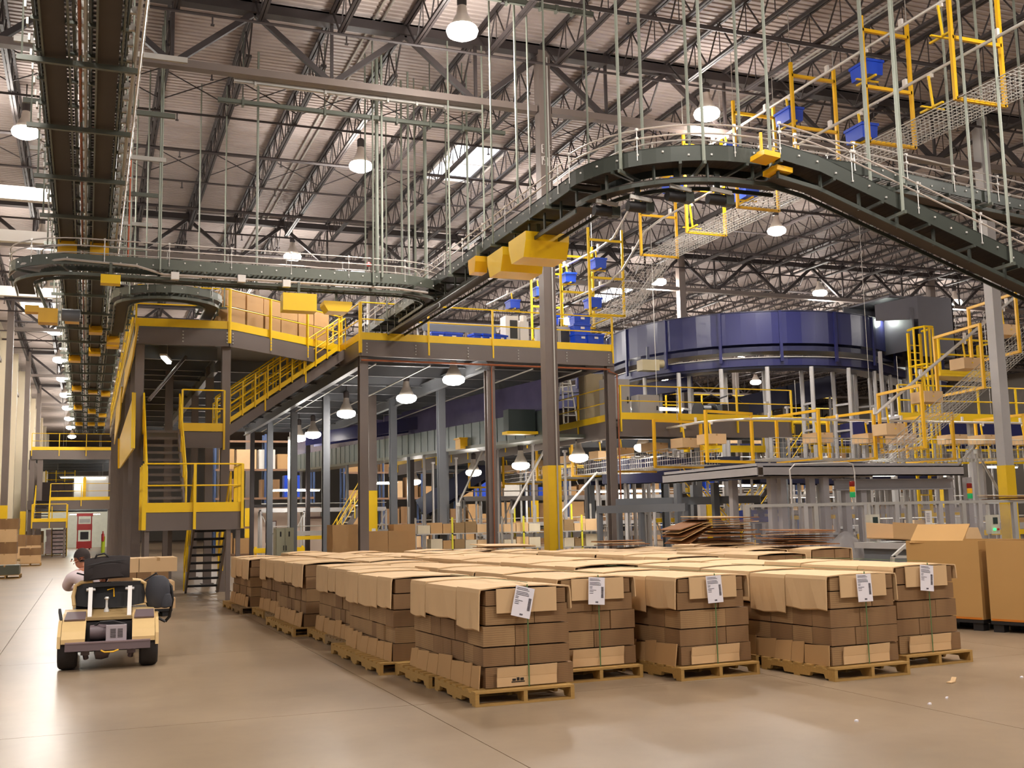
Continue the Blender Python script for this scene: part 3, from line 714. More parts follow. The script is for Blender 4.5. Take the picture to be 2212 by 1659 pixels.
put('ear', M().lathe((-.14, .075, 1.345), [(.004, -.012), (.026, -.006), (.03, .004), (.01, .012)], 10, 'y'), SKINM, body, True, False)
put('eye', M().lathe((-.262, .125, 1.352), [(.002, -.008), (.010, -.004), (.010, .004), (.002, .008)], 8, 'y'), BLACK, body, True, False)
put('mouth', M().box((-.238, .14, 1.292), (.012, .05, .008)), mat('lip', '#8a4a40', .5), body, world=False)
hv = M(); vs = []; K = 14
for i in range(6):
    a = R(90*i/5); 
    for j in range(K):
        b = 2*math.pi*j/K; fx = math.cos(b); drop = 0 if fx < -.3 else (.055 if i == 0 else 0)
        vs.append((-.138+.108*math.cos(a)*math.cos(b), .148+.098*math.cos(a)*math.sin(b), 1.375-drop+.128*math.sin(a)))
hv.add(vs, [(i*K+j, i*K+(j+1) % K, (i+1)*K+(j+1) % K, (i+1)*K+j) for i in range(5) for j in range(K)])
put('hair', hv, HAIR, dr, True, False)
skin('shirt', [Vb[0], Vb[1], Vb[2], Vb[3], (-.095, .105, 1.222), Vb[10], (-.33, .26, .99), Vb[13], (.13, .31, .99), (-.27, .4, .965), (.08, .42, .965)], [(0, 1), (1, 2), (2, 3), (3, 4), (3, 5), (5, 6), (3, 7), (7, 8), (6, 9), (8, 10)],
     [(.165, .135), (.165, .13), (.175, .13), (.15, .115), (.062, .062), .088, .068, .088, .068, .05, .05], SHIRT, dr)
skin('trousers', [Vb[0], Vb[16], Vb[17], Vb[18], Vb[20], Vb[21], Vb[22]], [(0, 1), (1, 2), (2, 3), (0, 4), (4, 5), (5, 6)], [(.16, .13), .1, .08, .065, .1, .08, .065], TROUS, dr)
for x in (-.14, .08): put('shoe', M().box((x, .74, .37), (.09, .26, .07)), BLACK, dr, world=False)
# ================================================================ boxes ahead of the cart and along the left wall
def carton(loc, w, d, h, rz, label, parent=None, group=None, m_=None, tape=True, name='carton'):
    t = thing(name, label, 'box' if parent is None else None, loc, rz, group)
    if parent is not None: t.parent = parent
    put('body', M().span(-w/2, w/2, -d/2, d/2, 0, h), m_ or CARD, t, world=False)
    if tape: put('tape', M().span(-.03, .03, -d/2-.002, d/2+.002, h-.06, h+.002), CARD2, t, world=False)
    return t
jk = thing('low_platform', 'black low pallet under the stacked cartons ahead of the cart', 'pallet', (.98, 23.3, 0))
put('deck', M().span(.3, 1.62, 22.7, 23.9, .10, .15), BLACK, jk)
for x in (.4, .96, 1.5):
    for y in (22.8, 23.3, 23.8): put('foot', M().span(x-.06, x+.06, y-.06, y+.06, 0, .10), BLACK, jk)
z = .15
for i, (h, x0, x1) in enumerate(((.2, .28, 1.68), (.14, .34, 1.5), (.18, .28, 1.66), (.2, .34, 1.54), (.27, .26, 1.70))):
    nm = ['bottom', 'second from bottom', 'middle', 'second from top', 'top'][i]
    xm = (x0+x1)/2
    carton(((x0+xm)/2, 23.25, z), xm-x0-.01, 1.1, h, 0, '%s left carton of the stack ahead of the cart' % nm, group='cartons stacked ahead of the cart', m_=CARD if i % 2 == 0 else BUND)
    carton(((xm+x1)/2, 23.25, z), x1-xm-.01, 1.1, h, 0, '%s right carton of the stack ahead of the cart' % nm, group='cartons stacked ahead of the cart', m_=CARD if i % 2 == 0 else BUND)
    z += h
def box_stack(p, w, d, hs, labelbase, pal=True, rz=0, mats=None):
    if pal: pallet(p[0]-w/2, p[1]-d/2, rz, 'wooden pallet under ' + labelbase, k=0)
    z = .137 if pal else 0
    pos = ['bottom', 'second', 'third', 'fourth', 'fifth']
    for i, h in enumerate(hs):
        j = rnd.uniform(-.04, .04)
        carton((p[0]+j, p[1]+j*.5, z), w*rnd.uniform(.9, 1), d*.95, h, rz, '%s box of %s' % (pos[i], labelbase), m_=(mats or (CARD, BUND))[i % 2]); z += h
box_stack((-3.55, 57.6), 1.1, 1.2, (.55, .55, .6, .5), 'the tall carton stack by the cream wall')
box_stack((-2.6, 60.5), 1.0, 1.2, (.4, .35), 'the short stack beside the tall carton stack')
box_stack((-2.75, 45.2), 1.0, 1.2, (.35,), 'the dark crate at the left edge', mats=(GREENGREY, GREENGREY))
box_stack((-3.9, 72), 1.1, 1.2, (.7, .7), 'the first carton pair beyond the tall stack')
box_stack((-3.2, 76), 1.1, 1.2, (.7, .65), 'the second carton pair beyond the tall stack')
box_stack((-3.3, 83), 1.2, 1.2, (.8, .8), 'the cartons left of the wrapped pallet')
WRAP = mat('shrink_wrap', '#d9c4c4', .25, 0, .2, scale=5)
box_stack((-2.0, 85), 1.35, 1.2, (.42, .4, .42, .45), 'the white shrink-wrapped pallet', mats=(WRAP, WRAP))
# far aisle end: red order picker, extinguisher post, lit white wall
rl = thing('order_picker', 'red order picker truck at the far end of the left aisle', 'truck', (-.15, 107, 0))
put('base', M().span(-.8, .5, 106.5, 108.5, .1, .75), RED, rl)
for x in (-.78, .38): put('mast_rail', M().span(x, x+.1, 106.9, 107.1, .7, 3.2), RED, rl)
put('cab_guard', M().span(-.8, .5, 106.4, 106.6, 1.75, 2.3), RED, rl)
put('overhead_guard', M().span(-.85, .55, 106.3, 107.6, 3.0, 3.25), RED, rl)
put('carriage', M().span(-.5, .2, 106.45, 106.9, .9, 1.6), BLACK, rl)
put('battery_cover', M().span(-.6, .3, 106.38, 106.5, 2.4, 2.75), LGREY, rl)
for x in (-.6, .3): put('wheel', M().lathe((x, 106.8, .13), [(.02, -.06), (.13, -.06), (.13, .06), (.02, .06)], 14, 'x'), RUBBER, rl)
ep = thing('marker_post', 'lime marker post with red extinguisher beside the far aisle', 'post', (1.15, 84, 0))
put('post', M().lathe((1.15, 84, 0), [(.2, 0), (.16, .06), (.13, .1), (.13, 1.25), (.05, 1.3)], 12), mat('lime_yellow', '#c6d92c', .4), ep, True)
put('extinguisher', M().lathe((1.12, 83.8, .9), [(.02, 0), (.1, .02), (.1, .5), (.04, .6), (.05, .72), (.02, .74)], 12), RED, ep, True)
wp = thing('wall_far', kind='structure', loc=(-1, 120, 0))
put('wall_panel', M().span(-5, 2.2, 120, 120.2, 0, 4.2), mat('lit_white_wall', '#dfe3d6', .6), wp)
for q, (y, z) in enumerate(((88, 3.35), (100, 3.3), (84, 5.45), (112, 3.2))):
    t = thing('strip_light', ['bright fluorescent strip light under the far platform', 'second strip light under the far platform', 'strip light on the upper level of the far platform', 'farthest strip light above the red truck'][q], 'lamp', (-.6, y, z))
    put('tube', M().span(-2.4+q*.3, 1.2, y-.1, y+.1, z, z+.06), TUBEM, t)
    put('housing', M().span(-2.5+q*.3, 1.3, y-.14, y+.14, z+.06, z+.14), WHITE, t)
    put('hanger', M().tube((-2, y, z+.1), (-2, y, z+1.0 if y < 100 else ZD), .01, 4).tube((1, y, z+.1), (1, y, z+1.0 if y < 100 else ZD), .01, 4), GALV, t)
    point_light('strip_glow', (0, 0, -.4), 110, (.95, 1, .9), t, .5)
# ================================================================ grey mezzanine with yellow rails
ZM = 7.13
def guard(pts, z, label, h=1.12, toe=.22, sp=1.9, m_=None, down=.4, closed_end=True, t_r=.022, w=.07, ends=(1, 1), group=None, mid=True, name='guard_rail'):
    m_ = m_ or YEL
    pts = [V((p[0], p[1], p[2] if len(p) > 2 else z)) for p in pts]
    t = thing(name, label, 'railing', pts[0], group=group)
    for i in range(len(pts)-1):
        a, b = pts[i], pts[i+1]; d = b-a; n = max(1, round(d.length/sp))
        if toe: put('toe_board', M().bar(a+V((0, 0, toe/2)), b+V((0, 0, toe/2)), .025, toe), m_, t)
        for j in range(n+1):
            if j == 0 and i > 0: continue
            if (i == 0 and j == 0 and not ends[0]) or (i == len(pts)-2 and j == n and not ends[1]): continue
            p = lerp(a, b, j/n); sd, _ = frame(d)
            o = sd*.03
            put('post', M().bar(p+o-V((0, 0, down)), p+o+V((0, 0, h)), w, w*.7, d), m_, t)
    up = [p+V((0, 0, h)) for p in pts]; lo = [p+V((0, 0, h*.55)) for p in pts]
    if closed_end:
        e0 = unit(pts[1]-pts[0])*-.0
        put('top_rail', M().path(up, t_r, 6), m_, t, True)
        if mid: put('mid_rail', M().path(lo, t_r*.9, 6), m_, t, True)
    return t
A, B_, C_, D_, E_ = (1.1, 30.4), (3.52, 30.3), (7.33, 33.5), (7.4, 31.05), (15.78, 31.3)
mz = thing('mezzanine_platform', 'large grey steel mezzanine standing behind the cardboard loads', 'mezzanine', (8, 34, 0))
UND = mat('mezzanine_decking', '#6f6c68', .5, .2, .08)
poly = [(*A, ZM-.06), (*B_, ZM-.06), (*C_, ZM-.06), (*D_, ZM-.06), (*E_, ZM-.06), (15.78, 58, ZM-.06), (1.1, 62, ZM-.06)]
put('deck', M().prism(poly, (0, 0, .06)), UND, mz)
FA = mat('fascia_brown_grey', '#6b605a', .45, 0, .06)
for a, b in ((A, B_), (B_, C_), (D_, E_)):
    f = put('fascia_beam', M().bar((*a, ZM-.27), (*b, ZM-.27), .10, .44), FA, mz)
    d = V((*b, 0))-V((*a, 0)); n = max(2, int(d.length/1.6)); s_, _ = frame(d)
    bl = M()
    for i in range(n+1):
        p = lerp((*a, ZM-.12), (*b, ZM-.12), min(.98, max(.02, i/n)))+s_*.055
        for k in range(4): bl.box(p-V((0, 0, .09*k)), (.035, .035, .035))
    put('bolts', bl, GALV, f, kind='stuff')
put('fascia_beam', M().bar((*C_, ZM-.27), (*D_, ZM-.27), .10, .44), FA, mz)
put('fascia_beam', M().bar((1.1, 30.4, ZM-.27), (1.1, 62, ZM-.27), .10, .44), FA, mz)
put('fascia_beam', M().bar((15.78, 31.3, ZM-.27), (15.78, 58, ZM-.27), .10, .44), FA, mz)
for i in range(11):
    y = 33.2+i*2.5; put('deck_beam', M().ibeam((1.1 if y > 34 else 7.4, y, ZM-.25), (15.7, y, ZM-.25), .14, .38, .02), STEELB, mz)
for x in (3.5, 7.5, 11.4): put('deck_girder', M().ibeam((x, 33.6 if x < 7 else 31.2, ZM-.55), (x, 57, ZM-.55), .18, .4, .03), STEELB, mz)
for i in range(5): put('under_conduit', M().tube((8+i*1.7, 31.6, ZM-.62), (8.2+i*1.7, 56, ZM-.62), .025, 5), GALV, mz)
put('sprinkler_line', M().tube((7.4, 31.0, ZM-.62), (15.6, 31.15, ZM-.62), .03, 6), COPPER, mz)
def col(x, y, top, w=.28, m_=None, parent=mz, plate=True):
    c = put('column', M().ibeam((x, y, .02), (x, y, top), w*.92, w, .03, (0, 1, 0)), m_ or STEEL, parent)
    if plate: put('base_plate', M().span(x-w*.75, x+w*.75, y-w*.75, y+w*.75, 0, .025), STEEL, c)
    return c
for px, Y, m_ in ((785, 31.25, STEEL), (1062, 31.4, STEEL), (1325, 31.45, STEEL), (955, 37, STEELB), (850, 42, STEELB), (704, 41.5, STEELB), (634, 46, STEELB), (582, 52, STEELB), (665, 56, DARK), (890, 52, DARK), (1075, 44, STEELB), (544, 58, DARK)):
    p = PY(px, 1100, Y); col(p.x, Y, ZM-.45, .28 if m_ is not DARK else .22, m_)
for x, y in ((1.22, 30.55), (3.48, 30.55), (1.22, 34), (1.22, 38.5), (1.22, 43), (1.22, 48), (1.22, 54), (1.22, 61), (3.5, 35), (3.5, 40), (2.35, 36)): col(x, y, ZM-.4, .25, STEEL)
# conduit on two front columns
put('pipe', M().tube((11.55, 31.2, 0), (11.55, 31.2, ZM-.6), .02), COPPER, mz)
put('pipe', M().path([(15.9, 31.25, .3), (15.9, 31.25, ZM-.75), (15.6, 31.25, ZM-.66)], .025), COPPER, mz)
guard([A, B_], ZM, 'yellow guard rail on the front of the left mezzanine wing', ends=(1, 1))
guard([B_, C_], ZM, 'yellow guard rail slanting in front of the row of cartons')
guard([C_, D_], ZM, 'short yellow guard rail at the notch of the mezzanine')
guard([D_, E_], ZM, 'long yellow guard rail along the mezzanine front', sp=2.2)
guard([(15.78, 31.3), (15.78, 44)], ZM, 'yellow guard rail on the right edge of the mezzanine', ends=(0, 1))
guard([(1.05, 30.4), (1.05, 62)], ZM, 'yellow guard rail along the aisle side of the mezzanine', sp=2.4, ends=(0, 1))
c4 = [PX(x, y, 1.02) for x, y in ((290, 848), (258, 948), (258, 1012), (288, 968))]
pn = thing('sheet_guard', 'tall yellow sheet panel on the aisle side below the mezzanine', 'panel', c4[0])
put('sheet', M().prism(c4, (.04, 0, 0)), YEL, pn)
for a, b in ((c4[0], c4[3]), (c4[1], c4[2])): put('stiffener', M().bar(a-V((.03, 0, 0)), b-V((.03, 0, 0)), .05, .04), YEL, pn)
c5 = [PX(x, y, 1.02) for x, y in ((300, 700), (262, 852), (252, 985), (262, 905))]
pn = thing('sheet_guard', 'narrow yellow sheet panel on the aisle side, nearest the mezzanine corner', 'panel', c5[0])
put('sheet', M().prism([PX(x, y, 1.0) for x, y in ((297, 700), (270, 800), (262, 870), (285, 775))], (.04, 0, 0)), YEL, pn)
put('sheet', M().prism([PX(x, y, 1.0) for x, y in ((262, 835), (250, 885), (246, 960), (258, 905))], (.04, 0, 0)), YEL, pn)
# -------------------------------------------------------------- stairs
def stair(p0, p1, width, n, label, rails=True, sd=None, m_=None, tread_m=None, hr=1.0):
    """straight flight from p0 (bottom centre) to p1 (top centre)"""
    p0, p1 = V(p0), V(p1); run = V((p1.x-p0.x, p1.y-p0.y, 0)); d = unit(run); s_ = V((d.y, -d.x, 0))
    t = thing('steel_stair', label, 'stairs', p0)
    for k in (-1, 1):
        o = s_*(k*width/2)
        put('stringer', M().bar(p0+o+V((0, 0, .05)), p1+o+V((0, 0, -.05)), .05, .26), m_ or FA, t)
        if rails:
            o2 = s_*(k*(width/2+.03))
            put('handrail', M().path([p0+o2+V((0, 0, .05)), p0+o2+V((0, 0, hr)), p1+o2+V((0, 0, hr)), p1+o2+V((0, 0, -.1))], .025, 6), YEL, t, True)
            put('mid_rail', M().tube(p0+o2+V((0, 0, hr*.55)), p1+o2+V((0, 0, hr*.55)), .02, 6), YEL, t, True)
            for f_ in (.33, .66):
                c = lerp(p0, p1, f_)+o2; put('rail_post', M().bar(c-V((0, 0, .1)), c+V((0, 0, hr)), .05, .04, d), YEL, t)
    dep = run.length/n*1.05
    me = mesh_of(M().box((0, 0, 0), (width-.04, dep, .04)).box((0, -dep/2, -.02), (width-.04, .02, .05)), tread_m or BLACK, 'tread')
    ang = math.atan2(d.y, d.x)-math.pi/2
    for i in range(n):
        c = lerp(p0, p1, (i+.5)/n)-p0; c.z = (p1.z-p0.z)*(i+1)/n-.02
        inst('tread', me, t, c, ang)
    return t
ZL = 2.08
ld = thing('stair_landing', 'yellow-railed lower stair landing in front of the mezzanine', 'landing', (2.3, 27.2, 0))
put('deck', M().span(1.27, 3.40, 26.42, 27.95, ZL-.05, ZL), UND, ld)
put('fascia_beam', M().span(1.25, 3.42, 26.40, 26.48, ZL-.42, ZL), FA, ld)
for x in (1.25, 3.34): put('side_beam', M().span(x, x+.08, 26.48, 27.95, ZL-.42, ZL), FA, ld)
for x, y in ((3.12, 26.48), (3.34, 26.48), (1.9, 27.9), (1.30, 27.9), (1.3, 26.5)):
    c = put('leg', M().span(x-.05, x+.05, y-.05, y+.05, .01, ZL-.05), STEEL, ld); put('foot_plate', M().span(x-.1, x+.1, y-.1, y+.1, 0, .015), STEEL, c)
guard([(1.25, 27.9), (1.25, 26.4), (3.42, 26.4), (3.42, 27.9)], ZL, 'yellow guard rail around the lower stair landing', sp=1.0, down=.4, w=.09)
stair((2.90, 30.45, 0), (2.90, 27.95, ZL), .82, 10, 'lower dark flight of steel stairs under the landing')
stair((1.80, 27.9, ZL), (1.80, 30.35, 4.3), .86, 11, 'upper flight of stairs rising behind the landing rail', tread_m=FA)
ul = thing('stair_landing', 'upper stair landing with yellow toe board beside the stairs', 'landing', (2.9, 31, 4.3))
put('deck', M().span(1.3, 3.45, 30.36, 32.2, 4.25, 4.3), UND, ul)
put('fascia_beam', M().span(2.32, 3.45, 30.30, 30.37, 3.85, 4.28), FA, ul)
guard([(2.32, 30.3), (3.42, 30.3)], 4.3, 'yellow guard rail on the upper stair landing', down=.5)
stair((3.5, 32.6, 4.3), (7.25, 33.3, ZM-.1), .9, 14, 'long yellow-railed stairs climbing right under the mezzanine', hr=1.05)
guard([(3.5, 33.4, 4.4), (7.2, 34.1, ZM)], 0, 'second yellow rail beside the long stairs', h=.9, toe=0, down=.1, sp=.45, w=.05)
guard([(3.4, 32.0, 4.45), (7.1, 32.75, ZM-.05)], 0, 'third yellow rail on the near side of the long stairs', h=.95, toe=.12, down=.05, sp=.45, w=.05)
guard([(3.6, 34.3, 4.6), (7.2, 35.0, ZM+.1)], 0, 'fourth yellow rail on the far side of the long stairs', h=1.1, toe=.12, down=.05, sp=.6, w=.05)
sl_ = PY(361, 778, 32.5)
fl = thing('strip_light', 'slanted fluorescent tube light under the left mezzanine wing', 'lamp', sl_)
put('tube', M().bar(sl_+V((-.15, -.6, 0)), sl_+V((.1, .7, .02)), .12, .06), TUBEM, fl)
put('housing', M().bar(sl_+V((-.15, -.6, .06)), sl_+V((.1, .7, .08)), .18, .06), WHITE, fl)
put('hanger', M().tube(sl_+V((0, 0, .1)), (sl_.x, sl_.y, ZM-.1), .01, 4), GALV, fl)
# -------------------------------------------------------------- lamps hung under the mezzanine and the lower platforms
for px, py, Y, lab in ((980, 822, 32.6, 'hanging lamp under the mezzanine, the nearest and highest'), (878, 862, 36.5, 'hanging lamp under the mezzanine, the middle one'), (748, 895, 40.5, 'hanging lamp under the mezzanine, the left one')):
    p = PY(px, py, Y); bay_lamp(p, lab, ZM-.1, .16, sc=1.0)
p = PY(676, 940, 48); bay_lamp(p, 'unlit grey hanging lamp at the back of the mezzanine', ZM-.1, 0.0, sc=1.0, light=False).children[1].data = mesh_of(M().lathe((0, 0, 0), [(.05, .10), (.30, .12), (.30, .03), (.02, .02)], 16), SHADE, 'lens')
# -------------------------------------------------------------- cartons waiting behind the slanted rail
b0, c0 = V((*B_, 0)), V((*C_, 0)); dd = unit(c0-b0); nn = V((-dd.y, dd.x, 0))
gc = thing('gravity_conveyor', 'roller conveyor under the cartons behind the slanted rail', 'conveyor', b0+nn*.5+V((0, 0, ZM)))
for o in (.25, .95): put('side_rail', M().bar(b0+dd*.2+nn*o+V((0, 0, ZM+.22)), c0-dd*.1+nn*o+V((0, 0, ZM+.22)), .04, .1), GALV, gc)
for i in range(4):
    for o in (.25, .95): q_ = b0+dd*(.4+i*1.45)+nn*o; put('leg', M().bar(q_+V((0, 0, ZM)), q_+V((0, 0, ZM+.2)), .05, .05), GALV, gc)
ro = mesh_of(M().tube(nn*.27, nn*.93, .025, 6), CHROME, 'roller')
for i in range(30): inst('roller', ro, gc, b0+dd*(.25+i*.155)+V((0, 0, ZM+.24))-gc.location)
for i in range(6):
    for k in range(2):
        c = b0+dd*(.6+i*.76)+nn*.6+V((0, 0, ZM+.27+k*.47))
        carton(c, .71, .62, .46, math.atan2(dd.y, dd.x)+rnd.uniform(-.05, .05), '%s carton of six from the left in the %s row behind the slanted rail' % (['first', 'second', 'third', 'fourth', 'fifth', 'sixth', 'seventh', 'last'][i], ['lower', 'upper'][k]), group='cartons behind the slanted rail', m_=CARD2)
# -------------------------------------------------------------- totes and machines on the mezzanine
def tote(loc, rz, label, w=.6, d=.4, h=.32, group=None, sc=1):
    t = thing('plastic_tote', label, 'tote', loc, rz, group)
    w *= sc; d *= sc; h *= sc
    m = M(); b = .018*sc
    o = [(-w/2+b, -d/2+b, 0), (w/2-b, -d/2+b, 0), (w/2-b, d/2-b, 0), (-w/2+b, d/2-b, 0), (-w/2, -d/2, h), (w/2, -d/2, h), (w/2, d/2, h), (-w/2, d/2, h)]
    i_ = [(x*.93, y*.93, z+(.03 if z == 0 else 0)) for x, y, z in o]
    m.add(o+i_, [(3, 2, 1, 0), (0, 1, 5, 4), (1, 2, 6, 5), (2, 3, 7, 6), (3, 0, 4, 7), (8, 9, 10, 11), (12, 13, 9, 8), (13, 14, 10, 9), (14, 15, 11, 10), (15, 12, 8, 11), (4, 5, 13, 12), (5, 6, 14, 13), (6, 7, 15, 14), (7, 4, 12, 15)])
    put('body', m, TOTE, t, world=False)
    put('rim', M().span(-w/2-.02, w/2+.02, -d/2-.02, -d/2, h-.06, h).span(-w/2-.02, w/2+.02, d/2, d/2+.02, h-.06, h).span(-w/2-.02, -w/2, -d/2, d/2, h-.06, h).span(w/2, w/2+.02, -d/2, d/2, h-.06, h), TOTE, t, world=False)
    put('label_card', M().span(-.07, .07, -d/2-.024, -d/2-.02, h*.45, h*.68), WHITE, t, world=False)
    return t
for i, (x, y, n) in enumerate(((14.95, 31.95, 4), (15.4, 31.9, 2), (15.0, 32.6, 3))):
    for k in range(n): tote((x, y, ZM+.32*k), .05*(k % 2), '%s blue tote of the %s tote stack at the right mezzanine corner' % (['bottom', 'second', 'third', 'top'][k], ['left', 'right', 'rear'][i]), group='totes stacked at the mezzanine corner', h=.31)
for i, px in enumerate((948, 975, 1035, 1052, 1075)):
    p = PY(px, 715, 32.6); tote((p.x, 32.6, ZM+.27), .1*i, '%s blue tote from the left under the grey packing bench' % ['first', 'second', 'third', 'fourth', 'fifth'][i], group='totes under the packing bench')
wbn = thing('packing_bench', 'long grey packing bench with struts behind the mezzanine rail', 'bench', (11, 33.4, ZM))
put('top', M().span(9.9, 12.4, 33.0, 33.9, ZM+.95, ZM+1.02), LGREY, wbn); put('low_shelf', M().span(9.0, 12.4, 32.3, 33.8, ZM+.22, ZM+.26), GALV, wbn)
for x in (9.1, 10.7, 12.2): put('shelf_leg', M().span(x, x+.06, 32.32, 32.4, ZM, ZM+.22), LGREY, wbn)
put('apron', M().span(9.9, 12.4, 33.0, 33.05, ZM+.72, ZM+.95), STEELB, wbn)
for x in (9.95, 11.1, 12.3):
    for y in (33.05, 33.8): put('leg', M().span(x, x+.06, y, y+.06, ZM, ZM+.95), LGREY, wbn)
for a, b in ((9.98, 10.5), (12.3, 11.8)): put('brace', M().bar((a, 33.03, ZM+.5), (b, 33.03, ZM+.93), .05, .05), STEELB, wbn)
mc = thing('white_machine', 'white control machine with dark screen beside the tall column on the mezzanine', 'machine', (12.9, 32.8, ZM))
put('cabinet', M().span(12.55, 13.0, 32.5, 33.0, ZM, ZM+1.25), WHITE, mc); put('screen', M().span(12.7, 12.95, 32.47, 32.5, ZM+.5, ZM+1.1), BLACK, mc); put('feeder', M().span(13.1, 13.4, 32.6, 33, ZM+.1, ZM+1.1).tube((13.25, 32.7, ZM+1.1), (13.25, 32.7, ZM+1.3), .12, 10), WHITE, mc)
for i in range(2):
    c = thing('grey_cabinet', ['left', 'right'][i]+' small grey cabinet with window behind the mezzanine rail', 'cabinet', (13.85+i*.62, 32.3, ZM))
    x = 13.6+i*.62
    put('body', M().span(x, x+.55, 32.1, 32.6, ZM, ZM+.9), LGREY, c); put('door', M().span(x+.04, x+.51, 32.08, 32.1, ZM+.05, ZM+.85), LGREY, c)
    put('window', M().span(x+.1, x+.4, 32.07, 32.08, ZM+.35, ZM+.75), BLACK, c); put('frame_tube', M().path([(x, 32.05, ZM+.9), (x+.02, 32.05, ZM+1.15), (x+.53, 32.05, ZM+1.15), (x+.55, 32.05, ZM+.9)], .015), GALV, c)
bc = thing('beacon_pole', 'thin pole with red beacon above the mezzanine conveyor', 'beacon', PY(797, 740, 31.6))
p = PY(797, 575, 31.6)
put('pole', M().tube((p.x, p.y, ZM), (p.x, p.y, p.z), .02), GALV, bc); put('red_dome', M().lathe(p, [(.02, -.02), (.07, 0), (.07, .07), (.03, .12), (.01, .13)], 12), RED, bc, True)
# -------------------------------------------------------------- left platform underside bits
put('cross_beam', M().ibeam((1.2, 33, ZM-.3), (3.5, 33, ZM-.3), .14, .4, .02), STEELB, mz)
put('cross_beam', M().ibeam((1.2, 36.5, ZM-.3), (3.5, 36.5, ZM-.3), .14, .4, .02), STEELB, mz)
put('brace', M().tube((1.5, 31, 5.2), (2.6, 33.0, ZM-.4), .05, 8), STEEL, mz)
# ================================================================ far platform across the left aisle
fp = thing('far_platform', 'three-level grey platform spanning the far left aisle', 'platform', (-1, 80, 0))
for z, x0 in ((7.13, -3.55), (3.75, -3.7)):
    put('deck', M().span(x0, 1.6, 79.5, 100, z-.08, z), UND, fp); put('fascia_beam', M().span(x0, 1.6, 79.4, 79.5, z-.62, z-.02), FA, fp)
    for y in range(82, 100, 4): put('deck_beam', M().span(x0, 1.6, y, y+.15, z-.5, z-.08), STEELB, fp)
for x in (-3.5, -3.0, 1.5): put('column', M().span(x-.17, x+.17, 79.5, 79.85, 0, 7.1), STEEL, fp)
guard([(-3.55, 79.4), (1.55, 79.4)], 7.13, 'yellow guard rail on the upper deck of the far platform', sp=2.0)
guard([(-2.3, 79.4), (1.55, 79.4)], 3.75, 'yellow guard rail on the middle deck of the far platform', sp=2.2)
fl_ = thing('stair_landing', 'small yellow landing of the far platform stairs', 'landing', (-2.2, 76, 0))
put('deck', M().span(-3.2, -1.2, 75.6, 77, 2.25, 2.3), UND, fl_); put('fascia_beam', M().span(-3.2, -1.2, 75.55, 75.62, 1.9, 2.28), FA, fl_)
for x in (-3.1, -1.3): put('leg', M().span(x-.06, x+.06, 75.7, 75.82, 0, 2.25), STEEL, fl_)
guard([(-3.2, 76.8), (-3.2, 75.55), (-1.2, 75.55), (-1.2, 76.8)], 2.3, 'yellow guard rail around the far stair landing', sp=1.2)
stair((-2.75, 77, 2.3), (-2.75, 79.4, 3.75), .85, 8, 'far yellow-railed stairs up to the middle deck')
stair((-1.65, 79.5, 0), (-1.65, 77, 2.3), .85, 9, 'far lower stairs beside the wrapped pallet')
rm = thing('deck_office', 'white panelled booth on the middle deck of the far platform', 'booth', (.4, 84, 3.75))
put('wall_panel', M().span(-.9, 1.5, 84, 84.2, 3.75, 5.6), WHITE, rm); put('post', M().span(-.3, -.1, 83.9, 84.0, 3.75, 5.6), YELO, rm)
dk = thing('dark_container', 'dark brown container on the middle deck of the far platform', 'container', (-1.7, 83, 3.75))
put('body', M().span(-3.0, -.95, 82.5, 84, 3.75, 5.1), mat('dark_brown_paint', '#3b2a25', .6), dk); put('rib', M().span(-2.0, -1.95, 82.45, 82.5, 3.75, 5.1).span(-1.5, -1.45, 82.45, 82.5, 3.75, 5.1), DARK, dk)
fg = thing('high_guard_cage', 'yellow railed cage high between the decks of the far platform', 'railing', (-2, 88, 4))
for k in range(3): put('rail', M().tube((-2.9, 88, 5.0+.5*k), (-.9, 88, 5.0+.5*k), .03), YEL, fg)
for x in (-2.9, -2.2, -1.6, -.9): put('post', M().span(x-.04, x+.04, 87.96, 88.04, 3.75, 6.2), YEL, fg)
wf = thing('wall_fan', 'black wall fan on a bracket above the left boxes', 'fan', PX(66, 1004, -4.5))
p = V(wf.location)
put('cage', M().lathe(p, [(.1, -.12), (.42, -.1), (.45, 0), (.42, .1), (.1, .12)], 16, 'y'), BLACK, wf, True); put('bracket', M().bar(p, p+V((-.5, 0, -.1)), .08, .08), BLACK, wf); put('cable', M().tube(p+V((-.4, 0, 0)), (p.x-.4, p.y, .02), .03), DARK, wf)
